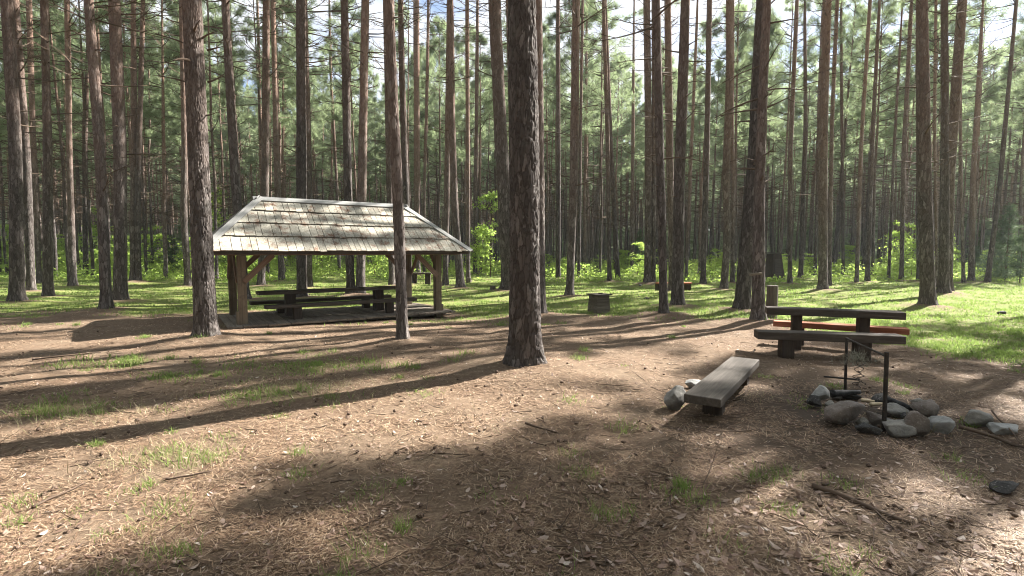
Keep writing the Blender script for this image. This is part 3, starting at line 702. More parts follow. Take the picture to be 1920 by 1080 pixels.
rng = np.random.default_rng(11); n = 420000
y = 4.0 * (48 / 4.0) ** rng.uniform(0, 1, n) ** .85; x = rng.uniform(-1.06, 1.06, n) * y
g = grassmask(x, y); cl = fbm2(x / .35, y / .35, 3, 51); keep = rng.uniform(0, 1, n) < np.clip(g * 1.3 - .15, 0, 1) * sst(.38, .6, cl); x, y = x[keep], y[keep]
h = rng.uniform(.03, .1, len(x)) * (.55 + 1.1 * fbm2(x / 1.1, y / 1.1, 3, 63)) * np.where(y < 11, 1.2, 1); w = .004 + .0011 * y * rng.uniform(.5, 1.2, len(x))
V, Fq, Ft = blades(x, y, h, w, rng)
tag(build('grass', V, [(Fq, 0), (Ft, 0)], [GRASS], None, False), 'short green grass of the clearing with thin tufts in the litter', 'grass', kind='stuff')
# dry pale strands
n = 9000; xs = []; ys = []
for (px, py, rx, ry, k) in ((540, 735, .9, .35, 900), (320, 860, .45, .3, 500), (130, 780, .9, .4, 500), (440, 610, .7, .25, 500), (230, 570, 1.4, .4, 500), (1690, 800, .5, .3, 80), (1400, 745, .25, .2, 50), (820, 800, 1.5, .7, 120)):
    p = on_z(px, py); xs.append(p.x + rng.normal(size=k) * rx * .6); ys.append(p.y + rng.normal(size=k) * ry * .6)
x = np.concatenate(xs); y = np.concatenate(ys); V, Fq, Ft = blades(x, y, rng.uniform(.05, .17, len(x)), rng.uniform(.0025, .005, len(x)), rng, .9)
tag(build('dry_grass', V, [(Fq, 0), (Ft, 0)], [STRAW], None, False), 'pale dry grass strands in the sunny litter', 'dry grass', kind='stuff')
def ground_normal_tilt(k, rng, t=.25):
    nrm = rng.normal(size=(k, 3)) * t; nrm[:, 2] = 1; return nrm / np.linalg.norm(nrm, axis=1)[:, None]
n = 300000; y = 2.0 * (15 / 2.0) ** rng.uniform(0, 1, n); x = rng.uniform(-1.1, 1.1, n) * (y + .4)
keep = rng.uniform(0, 1, n) < (1 - .75 * grassmask(x, y)) * (1 - .9 * np.exp(-(np.hypot(x - fp.x + .2, y - fp.y - .05) / 1.0) ** 2)) * (.12 + 1.25 * sst(.3, .68, fbm2(x / .45, y / .45, 4, 17))); x, y = x[keep], y[keep]; k = len(x)
a = rng.uniform(0, 6.28, k); L = rng.uniform(.025, .08, k)[:, None]; d = np.stack([np.cos(a), np.sin(a), rng.normal(0, .18, k)], 1); s = np.stack([-np.sin(a), np.cos(a), 0 * a], 1)
wd = (rng.uniform(.0013, .0024, k) * (.7 + .16 * y))[:, None]; P = np.stack([x, y, gz(x, y) + rng.uniform(.003, .014, k)], 1)
V = np.stack([P - d * L / 2 - s * wd, P - d * L / 2 + s * wd, P + d * L / 2 + s * wd * .6, P + d * L / 2 - s * wd * .6], 1).reshape(-1, 3)
tag(build('needle_litter', V, [(np.arange(4 * k).reshape(-1, 4), 0)], [NLIT], None, False), 'fallen brown pine needles carpeting the foreground', 'needle litter', kind='stuff')
n = 13000; y = 2.1 * (12 / 2.1) ** rng.uniform(0, 1, n); x = rng.uniform(-1.1, 1.1, n) * (y + .4)
keep = rng.uniform(0, 1, n) < (.1 + .9 * sst(.38, .62, fbm2(x / 1.2, y / 1.2, 3, 71) + .14 * sst(-1.5, 2.5, x))) * (1 - .6 * grassmask(x, y)); x, y = x[keep], y[keep]; k = len(x)
nrm = ground_normal_tilt(k, rng, .35); a = rng.uniform(0, 6.28, k); d = np.stack([np.cos(a), np.sin(a), 0 * a], 1); d -= nrm * np.sum(d * nrm, 1)[:, None]; s = np.cross(nrm, d)
L = ((.010 + .026 * rng.uniform(0, 1, k) ** 2) * (1 + .5 * sst(-1, 1.5, x) * sst(4.5, 3, y)))[:, None]; wd = L * rng.uniform(.25, .5, (k, 1)); P = np.stack([x, y, gz(x, y) + .012], 1); cu = nrm * L * rng.uniform(-.1, .45, (k, 1))
V = np.stack([P - d * L + cu, P - d * L * .3 + s * wd, P + d * L * .4 + s * wd * .8, P + d * L + cu, P + d * L * .3 - s * wd * .9, P - d * L * .4 - s * wd * .9], 1).reshape(-1, 3); b = np.arange(k) * 6
tag(build('leaf_litter', V, [(np.stack([b, b + 1, b + 4, b + 5], 1), 0), (np.stack([b + 1, b + 2, b + 3, b + 4], 1), 0)], [LLIT], None, False), 'dry pale leaves and bark flakes scattered over the needles', 'leaf litter', kind='stuff')
G = Geo()
for k in range(1600):
    y = 2.1 * (13 / 2.1) ** rng.uniform(); x = rng.uniform(-1.1, 1.1) * (y + .4); a = rng.uniform(0, 6.28); L = rng.uniform(.06, .3) if rng.random() < .85 else rng.uniform(.3, .7)
    z = gz1(x, y) + .012; twig(G, np.array([x, y, z]), np.array([math.cos(a), math.sin(a), rng.uniform(-.02, .06)]), L, rng.uniform(.002, .0055), rng, 0, 4)
tag(G.build('twig_litter', [BRANCH]), 'thin dead twigs strewn over the needle litter', 'twig litter', kind='stuff')

# tufts standing in the litter, and cones
rng = np.random.default_rng(23); xs = []; ys = []; hh = []
while len(xs) < 190:
    y = 2.4 * (13 / 2.4) ** rng.uniform(); x = rng.uniform(-1.05, 1.05) * y
    if rng.random() > .05 + 1.6 * grassmask(np.array([x]), np.array([y]))[0]: continue
    k = int(rng.uniform(25, 90)); r = rng.uniform(.03, .1); xs.append(x + rng.normal(size=k) * r); ys.append(y + rng.normal(size=k) * r); hh.append(rng.uniform(.5, 1.1, k) * rng.uniform(.05, .14))
x = np.concatenate(xs); y = np.concatenate(ys); h = np.concatenate(hh); V, Fq, Ft = blades(x, y, h, .0025 + .0007 * y, rng, .55)
tag(build('grass_tufts', V, [(Fq, 0), (Ft, 0)], [GRASS], None, False), 'separate small tufts of green grass in the brown litter', 'grass', kind='stuff')
G = Geo(); n = 8; t = np.linspace(0, 1, 6)
for k in range(260):
    y = 2.2 * (11 / 2.2) ** rng.uniform(); x = rng.uniform(-1.05, 1.05) * y; a = rng.uniform(0, 6.28); L = rng.uniform(.03, .05); d = np.array([math.cos(a), math.sin(a), .15])
    P = np.array([x, y, gz1(x, y) + .02]) + d * (L * (t - .5))[:, None]; V, Fq = tube(P, L * .36 * np.array([.25, .8, 1, .9, .6, .1]) * rng.uniform(.8, 1.1), n); V += rng.normal(size=V.shape) * .0016; G.add(V, Fq)
M = Mat('cone_scales'); CONE = M.bsdf(M.ramp(M.noise(M.coords(), 160, 2), [(.4, (.05, .033, .024)), (.65, (.16, .11, .08))]), .8)
tag(G.build('cone_litter', [CONE], None, False), 'small fallen pine cones scattered on the litter', 'cones', kind='stuff')

# ------------------------------------------------------------------ carpentry
def bev(bm, w, seg=2):
    bmesh.ops.bevel(bm, geom=list(bm.edges), offset=w, segments=seg, affect='EDGES', profile=.6)
def box_bm(c, s, rot=None, b=.008, cuts=0, jit=0, seed=0, taper=None):
    bm = bmesh.new(); bmesh.ops.create_cube(bm, size=1)
    for v in bm.verts: v.co = Vector((v.co.x * s[0], v.co.y * s[1], v.co.z * s[2]))
    if taper:
        for v in bm.verts:
            if v.co.z > 0: v.co.x *= taper; v.co.y *= taper
    if b: bev(bm, b)
    if cuts:
        ax = max(range(3), key=lambda i: s[i]); e = [x for x in bm.edges if abs((x.verts[0].co - x.verts[1].co)[ax]) > s[ax] * .5]
        bmesh.ops.subdivide_edges(bm, edges=e, cuts=cuts)
        for v in bm.verts:
            p = v.co; n = [float(vn3(np.array([p.x * 3.0 + i * 9]), np.array([p.y * 9.0 + i]), np.array([p.z * 9.0]), seed + i)[0]) - .5 for i in range(3)]
            v.co += Vector(n) * jit
    if rot is not None: bmesh.ops.rotate(bm, verts=bm.verts, cent=(0, 0, 0), matrix=rot)
    bmesh.ops.translate(bm, verts=bm.verts, vec=Vector(c)); return bm
def beam(name, a, b, w, h, mat, parent, bv=.008):
    """square timber from a to b in the parent's space; its own local x runs along it"""
    a = Vector(a); b = Vector(b); d = b - a
    o = from_bm(name, box_bm((0, 0, 0), (d.length, w, h), None, bv, 6, .006, int(abs(a.x * 97 + b.z * 31)) % 50), mat, parent)
    o.location = (a + b) / 2; o.rotation_euler = d.to_track_quat('X', 'Z').to_euler(); return o
def log_geo(r0, r1, L, n=18, seed=0, bump=.012):
    """upright round log from z=0 to L with cut ends"""
    G = Geo(); zs = np.concatenate([[0, .004], np.linspace(.015, L - .015, 10), [L - .004, L]]); a = np.arange(n) / n * 2 * PI
    A, Zz = np.meshgrid(a, zs); R = np.interp(Zz, [0, L], [r0, r1]) + bump * (vn3(np.cos(A) * 2.5, np.sin(A) * 2.5, Zz * 3, seed) - .5) * 2
    R[0] *= .95; R[-1] *= .95
    V = np.stack([R * np.cos(A), R * np.sin(A), Zz], -1).reshape(-1, 3); k = len(zs); i = np.arange(k - 1)[:, None] * n; j = np.arange(n)[None]; j2 = (j + 1) % n
    G.add(V, np.stack([i + j, i + j2, i + n + j2, i + n + j], -1).reshape(-1, 4)); G.B.append((np.arange(n)[::-1][None, :], 0)); G.B.append((np.arange((k - 1) * n, k * n)[None, :], 0)); return G

# shelter: local x along the ridge, y towards the back
fl = on_z(452, 612, 0); ANG = math.atan2(.559, .829)
LX, WY = 5.05, 2.2
zf = -.05
sh = empty('picnic_shelter', (-6.36, 11.9, 0), ANG); tag(sh, 'open timber picnic shelter with a grey shingled hip roof', 'shelter')
for (x, y) in ((0, 0), (LX, 0), (0, WY), (LX, WY)):
    gx = -6.36 + x * .829 - y * .559; gy = 11.9 + x * .559 + y * .829; z0 = gz1(gx, gy) - .1
    p = from_bm('post', box_bm((0, 0, (1.66 - z0) / 2), (.185, .185, 1.66 - z0), None, .01, 8, .008, int(x * 7 + y * 3)), W_POST, sh); p.location = (x, y, z0)
    sx = 1 if x == 0 else -1; sy = 1 if y == 0 else -1
    beam('brace', (x + sx * .04, y - sy * .1, 1.05), (x + sx * .68, y - sy * .1, 1.68), .05, .13, W_BRACE, sh)
    beam('brace', (x - sx * .1, y + sy * .04, 1.05), (x - sx * .1, y + sy * .62, 1.68), .05, .13, W_BRACE, sh)
    if y == 0:
        k = from_bm('post_foot', box_bm((0, 0, .2), (.06, .17, .46), None, .006), W_POST, p); k.location = (sx * -.112, .0, .04)
for y in (0, WY): beam('wall_plate', (-.7, y, 1.735), (LX + .7, y, 1.735), .14, .14, W_BRACE, sh)
for x in (0, LX): beam('tie_beam', (x, -.3, 1.87), (x, WY + .3, 1.87), .12, .12, W_BRACE, sh)
EX0, EX1, EY0, EY1 = -.85, LX + .85, -.5, WY + .5; RX0, RX1, RY = .55, LX - .55, WY / 2; ZE, ZR = 1.75, 3.08
def clip(poly, f):
    out = []
    for i in range(len(poly)):
        a, b = poly[i], poly[(i + 1) % len(poly)]; fa, fb = f(a), f(b)
        if fa >= 0: out.append(a)
        if fa * fb < 0: t = fa / (fa - fb); out.append((a[0] + (b[0] - a[0]) * t, a[1] + (b[1] - a[1]) * t))
    return out
rs = random.Random(4)
def roof_face(E0, E1, R0, R1, ncourse, bm, course_seed):
    """E0->E1 eave, R0->R1 ridge (R0 over E0 side). Boards run up the slope."""
    E0, E1, R0, R1 = map(Vector, (E0, E1, R0, R1)); ux = (E1 - E0).normalized(); W = (E1 - E0).length
    up = (R0 - E0) - ux * (R0 - E0).dot(ux); S = up.length; up.normalize(); nrm = ux.cross(up).normalized()
    if nrm.z < 0: nrm = -nrm
    r0, r1 = (R0 - E0).dot(ux), (R1 - E0).dot(ux)
    fL = lambda p: p[0] * S - r0 * p[1]
    fR = lambda p: (W - p[0]) * S - (W - r1) * p[1]
    for c in range(ncourse):
        d0 = S * c / ncourse - (.03 if c == 0 else .0); d1 = min(S, S * (c + 1) / ncourse + .07); x = -.1 - rs.random() * .1
        while x < W + .1:
            bw = rs.uniform(.12, .25); jag = rs.uniform(-.012, .012); lift = .03 + rs.uniform(0, .01)
            if rs.random() < .07: jag -= .03
            poly = [(x + .006, d0 + jag), (x + bw - .006, d0 + jag + rs.uniform(-.006, .006)), (x + bw - .006, d1), (x + .006, d1)]
            x += bw
            poly = clip(clip(poly, fL), fR)
            if len(poly) < 3: continue
            def P(q, off):
                t = (q[1] - d0) / (d1 - d0); return E0 + ux * q[0] + up * q[1] + nrm * (lift * (1 - t) + .006 + off)
            tp = [bm.verts.new(P(q, .022)) for q in poly]; bt = [bm.verts.new(P(q, 0)) for q in poly]
            bm.faces.new(tp); bm.faces.new(bt[::-1])
            for i in range(len(tp)): bm.faces.new((tp[i], bt[i], bt[(i + 1) % len(bt)], tp[(i + 1) % len(tp)]))
cor = [(EX0, EY0, ZE), (EX1, EY0, ZE), (EX1, EY1, ZE), (EX0, EY1, ZE)]; r0, r1 = (RX0, RY, ZR), (RX1, RY, ZR)
bm = bmesh.new(); roof_face(cor[0], cor[1], r0, r1, 4, bm, 1); roof_face(cor[2], cor[3], r1, r0, 4, bm, 2)
roof = from_bm('roof', bm, W_ROOF, sh)
W_ROOFX = wood('weathered_end_shingle_wood', ((0.17, 0.153, 0.128), (0.306, 0.285, 0.243), (0.425, 0.4, 0.348)), 0, rough=.85, stain=((0.187, 0.102, 0.0638), .54, .8))
bm = bmesh.new(); roof_face(cor[1], cor[2], r1, r1, 4, bm, 3); roof_face(cor[3], cor[0], r0, r0, 4, bm, 4)
from_bm('roof_end', bm, W_ROOFX, sh)
# eave fascia below the boards, a little inside the edge
for a, b in ((0, 1), (1, 2), (2, 3), (3, 0)):
    A, B = Vector(cor[a]), Vector(cor[b]); cc = Vector((LX / 2, WY / 2, ZE)); ia = A + (cc - A).normalized() * .06; ib = B + (cc - B).normalized() * .06
    beam('fascia', ia - Vector((0, 0, .02)), ib - Vector((0, 0, .02)), .03, .08, W_DARK, sh, .004)
def cap(name, a, b, side, w=.17):
    a = Vector(a); b = Vector(b); d = (b - a); o = from_bm(name, box_bm((0, 0, 0), (d.length, w, .03), None, .005, 5, .006, 3), W_CAP, roof); o.location = (a + b) / 2
    x = d.normalized(); z = side - x * side.dot(x); z.normalize(); y = z.cross(x); o.rotation_euler = Matrix((x, y, z)).transposed().to_euler(); return o
slope = math.atan2(ZR - ZE, RY - EY0); nF = Vector((0, -math.sin(slope), math.cos(slope))); nB = Vector((0, math.sin(slope), math.cos(slope)))
U = Vector((0, 0, 1))
dn = Vector((0, -math.cos(slope), -math.sin(slope))) * .075; dnb = Vector((0, math.cos(slope), -math.sin(slope))) * .075
cap('ridge_cap', Vector(r0) + Vector((-.12, 0, .07)) + dn, Vector(r1) + Vector((.12, 0, .07)) + dn, nF)
cap('ridge_cap', Vector(r0) + Vector((-.12, 0, .068)) + dnb, Vector(r1) + Vector((.12, 0, .068)) + dnb, nB)
es = math.atan2(ZR - ZE, RX0 - EX0); nL = Vector((-math.sin(es), 0, math.cos(es))); nR = Vector((math.sin(es), 0, math.cos(es)))
for ci, (rr, nA_, nB_) in enumerate(((r0, nF, nL), (r1, nF, nR), (r1, nB, nR), (r0, nB, nL))):
    c = Vector(cor[ci]); r = Vector(rr); d = (r - c).normalized()
    for nn_, ot, dz in ((nA_, nB_, .078), (nB_, nA_, .076)):
        y = d.cross(nn_); y = y if y.dot(ot) < 0 else -y     # into this face
        cap('hip_cap', c - d * .06 + y * .07 + U * dz, r + d * .05 + y * .07 + U * dz, nn_, .15)
# deck under the shelter
dk = empty('wooden_deck', (-6.36, 11.9, -.035), ANG); tag(dk, 'low plank deck lying in the shade under the shelter', 'deck')
bm = bmesh.new(); x = -.35; k = 0
while x < LX + .35:
    w = rs.uniform(.14, .19); l0 = -.42 + rs.uniform(-.05, .05); l1 = WY + .25 + rs.uniform(-.05, .05)
    b = box_bm((x + w / 2, (l0 + l1) / 2, .055 + rs.uniform(-.006, .006)), (w - .012, l1 - l0, .045), None, .005); me = bpy.data.meshes.new('t'); b.to_mesh(me); b.free(); bm.from_mesh(me); bpy.data.meshes.remove(me); x += w
from_bm('deck_board', bm, W_DECK, dk)
for y in (.1, 1.8): beam('joist', (-.3, y, -.02), (LX + .3, y, -.02), .1, .1, W_DECK, dk)

def plank_seat(name, loc, rz, L, W, H, T, legs, mat, legmat, label, cat, part='seat', legw=.2, legd=.2, group=None, z0=None, legtop=None):
    x, y = loc; z = gz1(x, y) if z0 is None else z0
    r = empty(name, (x, y, z), rz); tag(r, label, cat, group)
    o = from_bm(part, box_bm((0, 0, 0), (L, W, T), None, .012, 10, .006, int(abs(x * 50)) % 40), mat, r); o.location = (0, 0, H - T / 2)
    for k, lx in enumerate(legs):
        g = from_bm('leg', box_bm((0, 0, (H - T - .002) / 2 - .06), (legw, legd, H - T - .002 + .12), None, .012, 5, .01, k + int(abs(x) * 9)), legmat, r); g.location = (lx, 0, 0)
    return r
def shp(x, y): return (-6.36 + x * .829 - y * .559, 11.9 + x * .559 + y * .829)
plank_seat('picnic_table', shp(2.38, 1.07), ANG, 3.85, .62, .72 - .06, .075, (-1.14, 1.27), W_DARK, W_DARKZ, 'long dark plank table under the shelter roof', 'table', 'tabletop', .24, .3, z0=.06)
plank_seat('plank_bench', shp(2.48, .25), ANG, 3.95, .3, .36, .085, (-1.23, 1.2), W_DARK, W_DARKZ, 'front plank bench under the shelter, nearer side of its table', 'bench', legw=.2, legd=.22, group='benches under the shelter', z0=.07)
plank_seat('plank_bench', shp(2.35, 1.92), ANG, 3.95, .3, .33, .085, (-1.2, 1.2), W_DARK, W_DARKZ, 'rear plank bench under the shelter, far side of its table', 'bench', legw=.2, legd=.22, group='benches under the shelter', z0=.07)

def seat_between(name, pl, pr, zt, W, T, lf, mat, legmat, label, cat, part, legw, legd, group):
    """pl, pr: near top corners in the photograph; zt top height above the ground plane"""
    a = on_z(*pl, zt); b = on_z(*pr, zt); d = (b - a); L = d.length; rz = math.atan2(d.y, d.x); nb_ = Vector((-math.sin(rz), math.cos(rz), 0))
    m = (a + b) / 2 + nb_ * W / 2
    return plank_seat(name, (m.x, m.y), rz, L, W, zt, T, [(f - .5) * L for f in lf], mat, legmat, label, cat, part, legw, legd, group, z0=0)
seat_between('plank_bench', (1422, 622), (1700, 631), .45, .3, .125, (.22, .74), W_DARK, W_DARKZ, 'front dark plank bench of the fireside table set', 'bench', 'seat', .19, .24, 'benches of the fireside table')
seat_between('picnic_table', (1438, 577), (1700, 586.5), .76, .34, .12, (.24, .73), W_DARK, W_DARKZ, 'narrow dark plank table beyond the fire ring', 'table', 'tabletop', .15, .24, None)
seat_between('plank_bench', (1450, 602), (1706, 617.5), .45, .26, .1, (.22, .72), W_RED, W_DARKZ, 'rear bench with sunlit orange red plank behind the narrow table', 'bench', 'seat', .13, .2, 'benches of the fireside table')
# low bench by the fire
a = on_z(1282, 738, .30); d_ = on_z(1371, 668, .30); v = d_ - a; rz = math.atan2(v.y, v.x); nb_ = Vector((math.sin(rz), -math.cos(rz), 0)); m = (a + d_) / 2 + nb_ * .18
lb = plank_seat('log_bench', (m.x, m.y), rz, v.length, .36, .30, .09, (-.27 * v.length, .36 * v.length), W_GREY, W_DARKZ, 'low thick grey plank bench pointing at the fire ring', 'bench', 'seat', .18, .2, z0=0)
# far bits of furniture
p = on_z(790, 535); plank_seat('plank_bench', (p.x, p.y), .06, 1.05, .4, .56, .07, (-.36, .34), W_DARK, W_DARKZ, 'small far bench on two stumps seen past the shelter right post', 'bench', 'seat', .27, .3)
p = on_z(1263, 547); plank_seat('plank_bench', (p.x, p.y), -.03, 1.5, .34, .36, .07, (-.66, .6), W_RED, W_DARKZ, 'far low reddish bench half hidden behind the dark pines', 'bench', 'seat', .24, .3)

# bin
p = on_z(1125, 586); bn = empty('wooden_bin', (p.x, p.y + .2, gz1(p.x, p.y)), .42); tag(bn, 'square wooden bin with a flat lid in the grass', 'bin')
bm = bmesh.new()
for k in range(5):
    b = box_bm((0, 0, .05 + k * .1), (.46 - .012 * k, .5 - .012 * k, .096), None, .006, 0, 0); me = bpy.data.meshes.new('t'); b.to_mesh(me); b.free(); bm.from_mesh(me); bpy.data.meshes.remove(me)
from_bm('bin_body', bm, W_BIN, bn)
from_bm('lid', box_bm((0, 0, .525), (.56, .56, .035), None, .006, 6, .008), W_DARK, bn); from_bm('lid_handle', box_bm((.05, 0, .56), (.12, .05, .03), None, .006), W_DARK, bn)
# cut log
p = on_z(1446, 604); o = log_geo(.135, .125, .86).build('cut_log', [W_CUT]); o.location = (p.x, p.y, gz1(p.x, p.y) - .03); tag(o, 'upright cut log about waist high beside the pine with nailed board', 'log')
# nailed board on the pine beside
bx_, by_, _ = bases[52]; p = on_y(1417, 514, by_ - .2); o = from_bm('nailed_board', box_bm((0, 0, 0), (.27, .1, .05), Matrix.Rotation(-.1, 3, 'Y'), .006, 3, .004), W_BIN); o.location = (p.x, p.y - .0, p.z); tag(o, 'small weathered board nailed across a pine trunk', 'board')
# dark hut
p = on_z(1450, 524); hut = empty('dark_hut', (p.x, p.y, gz1(p.x, p.y)), .2); tag(hut, 'small dark wooden hut with tapering sides between pines', 'hut')
from_bm('wall', box_bm((0, 0, .8), (.95, .9, 1.62), None, .01, 5, .02, 4, taper=.62), W_DARKZ, hut)
from_bm('roof', box_bm((-.05, 0, 1.655), (.86, .8, .06), Matrix.Rotation(.04, 3, 'Y'), .008), W_DARK, hut)
from_bm('door', box_bm((0, -.405, .7), (.42, .03, 1.2), Matrix.Rotation(-.1, 3, 'X'), .004), W_DARK, hut)

# ------------------------------------------------------------------ stones
def rock(px, py, w, h, mat, label, dep=1.0, seed=0, name='stone', group=None, z=0.0, flat=0, cat='stone'):
    """centre pixel, pixel size"""
    base = on_z(px, py + h / 2, z); k = base.y / F; rx, rz_ = w / 2 * k * .96, h / 2 * k * 1.02; ry = rx * dep
    bm = bmesh.new(); bmesh.ops.create_icosphere(bm, subdivisions=4, radius=1); V = np.array([v.co[:] for v in bm.verts]); rng = np.random.default_rng(seed)
    for _ in range(8):
        n = rng.normal(size=3); n /= np.linalg.norm(n); dcut = rng.uniform(.42, .72); t = V @ n - dcut; V = np.where((t > 0)[:, None], V - n * (t * .9)[:, None], V)
    V *= (1 + .2 * (vn3(V[:, 0] * 1.6, V[:, 1] * 1.6, V[:, 2] * 1.6, seed) - .5) + .14 * (vn3(V[:, 0] * 4, V[:, 1] * 4, V[:, 2] * 4, seed + 3) - .5) + .07 * (vn3(V[:, 0] * 11, V[:, 1] * 11, V[:, 2] * 11, seed + 6) - .5))[:, None]
    V /= np.abs(V).max(0); V *= np.array([rx, ry, rz_])
    for v, c in zip(bm.verts, V): v.co = Vector(c)
    o = from_bm(name, bm, mat, None, True); o.location = (base.x, base.y + ry * .55, z + rz_ * .76); o.rotation_euler = (0, rng.uniform(-.15, .15), rng.uniform(-.5, .5)); tag(o, label, cat, group); return o
RG = 'stones of the fire ring'
for k, a in enumerate([
 (1590, 774, 98, 54, ST_BROWN, 'largest brownish stone at the front of the fire ring', .8),
 (1539, 738, 38, 40, ST_PALE, 'pale whitish stone at the left end of the fire ring', .9),
 (1572, 742, 22, 15, ST_GREY, 'small round stone just right of the pale left stone', .9),
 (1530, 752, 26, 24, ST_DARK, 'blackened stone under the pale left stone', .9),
 (1687, 770, 52, 26, ST_GREY, 'grey slab stone right of the front steel post', .8),
 (1745, 766, 62, 40, ST_BROWN, 'smooth tan stone at the rear right of the fire ring', .8),
 (1729, 792, 60, 56, ST_BROWN, 'tall tan stone, second from the right end of the ring', .7),
 (1771, 794, 46, 42, ST_PALE, 'pale speckled stone at the right end of the fire ring', .8),
 (1688, 799, 74, 40, ST_GREY, 'low grey stone in front right of the steel post', .6),
 (1646, 782, 36, 36, ST_BROWN, 'reddish stone between the largest stone and the steel post', .7),
 (1633, 804, 46, 24, ST_DARK, 'dark flat stone below the largest stone', .6),
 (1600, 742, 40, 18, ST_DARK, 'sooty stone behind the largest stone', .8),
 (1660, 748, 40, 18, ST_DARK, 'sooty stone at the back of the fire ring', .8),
 (1668, 792, 26, 18, ST_GREY, 'small grey stone wedged behind the front steel post', .8),
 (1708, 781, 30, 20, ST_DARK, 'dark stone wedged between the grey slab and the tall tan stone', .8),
 (1556, 757, 22, 16, ST_GREY, 'small grey stone left of the largest stone', .8),
 (1619, 790, 24, 18, ST_GREY, 'small grey chip at the right foot of the largest stone', .8),
 (1722, 752, 24, 14, ST_GREY, 'small grey stone behind the tan rear stone, left side', .8)]):
    rock(*a, seed=20 + k, group=RG)
rock(1838, 784, 54, 34, ST_GREY, 'grey rounded stone lying apart at the right of the fire ring', .8, 51)
rock(1888, 803, 74, 24, ST_PALE, 'long flat pale stone near the right edge', .6, 52)
rock(1270, 744, 52, 50, ST_GREY, 'dark grey boulder beside the low plank bench', .8, 53)
rock(1304, 719, 36, 18, ST_PALE, 'small pale stone behind the low plank bench', .8, 54)
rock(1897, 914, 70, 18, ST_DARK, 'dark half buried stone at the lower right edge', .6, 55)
rock(1881, 586, 15, 8, ST_DARK, 'small dark lump in the grass near the right edge', 1, 56)
rock(1214, 560, 13, 7, ST_DARK, 'small dark lump in the grass right of the bin', 1, 57)
rock(1200, 534, 9, 7, ST_GREY, 'small pale stone in far grass above the bin', 1, 58)
for (px, py, w, h, lab) in ((924, 549, 11, 8, 'low cut stump in grass left of the thickest trunk'), (879, 531, 10, 9, 'low cut stump at the foot of a slender dark pine')):
    p = on_z(px, py); k = p.y / F; o = log_geo(w / 2 * k, w / 2 * k * .95, h * k, 14, px, .02).build('tree_stump', [W_CUT]); o.location = (p.x, p.y, gz1(p.x, p.y) - .02); tag(o, lab, 'stump', 'low stumps in the grass')
# firewood and ash in the ring
def stick(name, p0, p1, r, mat, label, cat, z0=.02, z1=.02, seed=0, wob=.03, n=8, fork=0):
    rng = np.random.default_rng(seed); a = on_z(*p0, z0); b = on_z(*p1, z1); s = np.linspace(0, 1, 12); P = np.array(a)[None] * (1 - s)[:, None] + np.array(b)[None] * s[:, None]; L = (b - a).length
    P[:, 0] += wob * L * (vn2(s * 4, s * 0 + seed, 1) - .5) * 2 * np.sin(s * PI); P[:, 1] += wob * L * (vn2(s * 4, s * 0 + seed, 2) - .5) * 2 * np.sin(s * PI)
    P[:, 2] += np.maximum(gz(P[:, 0], P[:, 1]), -1) * (z0 < .1)
    c = P[0].copy(); G = Geo(); V, Fq = tube(P - c, r * (1 - .5 * s) * (1 + .3 * (vn2(s * 9, s * 0, seed) - .5)), n); G.add(V, Fq); G.B.append((np.arange(n)[::-1][None, :], 0)); G.B.append((np.arange(len(V) - n, len(V))[None, :], 0))
    for q_ in range(fork):
        i = rng.integers(3, 9); d = (P[-1] - P[0]); d = d / np.linalg.norm(d) + rng.normal(size=3) * np.array([.6, .6, .1]); d /= np.linalg.norm(d); twig(G, P[i] - c, d, L * rng.uniform(.15, .35), r * .45, rng, 0, 5)
    o = G.build(name, [mat]); o.location = c; tag(o, label, cat); return o
M = Mat('charred_wood'); CHAR = M.bsdf(M.ramp(M.noise(M.coords(), 25, 4), [(.4, (.012, .012, .013)), (.7, (.05, .05, .052))]), .8)
M = Mat('split_wood'); SPLIT = M.bsdf(M.ramp(M.noise(M.coords((1, 6, 6)), 6, 4), [(.3, (.3, .23, .15)), (.7, (.5, .42, .3))]), .8)
stick('charred_log', (1665, 752), (1718, 768), .045, CHAR, 'blackened log lying at the back of the fire ring', 'log', .08, .08, 3, .01)
stick('charred_log', (1560, 738), (1612, 735), .045, CHAR, 'blackened log behind the largest stone of the ring', 'log', .1, .1, 4, .01)
for (x0, y0, x1, y1, lab) in ((1615, 750, 1640, 753, 'upper pale split wood piece inside the ring'), (1632, 758, 1655, 757, 'lower pale split wood piece beside the front post')):
    stick('wood_piece', (x0, y0), (x1, y1), .028, SPLIT, lab, 'firewood', .12, .12, 5, .0, 4)
# grill frame
gf = empty('grill_frame', (on_z(1657.5, 808)).to_tuple()); tag(gf, 'black steel cooking frame with two posts and a top bar over the fire ring', 'grill frame')
b0 = on_z(1657.5, 808); t0 = on_y(1662.5, 666, b0.y); b1 = on_z(1584.5, 738); t1 = on_y(1588, 633, b1.y)
def pipe(name, a, b, r, parent, o0):
    V, Fq = tube(np.array([a, b], dtype=float) - np.array(o0)[None], [r, r], 10); G = Geo(); G.add(V, Fq); G.B.append((np.arange(10)[::-1][None], 0)); G.B.append((np.arange(10, 20)[None], 0)); return G.build(name, [STEEL], parent, False)
pipe('post', b0 - Vector((0, 0, .1)), t0 + Vector((0, 0, .03)), .02, gf, b0); pipe('post', b1 - Vector((0, 0, .1)), t1, .017, gf, b0)
pipe('top_bar', t0 - Vector((0, 0, .012)), t1 - Vector((0, 0, .012)) + (t1 - t0) * .02, .011, gf, b0)
r0_ = on_y(1545, 706, b1.y + .05); r1_ = on_y(1612, 712, b1.y + .02); pipe('side_rod', r0_, r1_, .011, gf, b0)
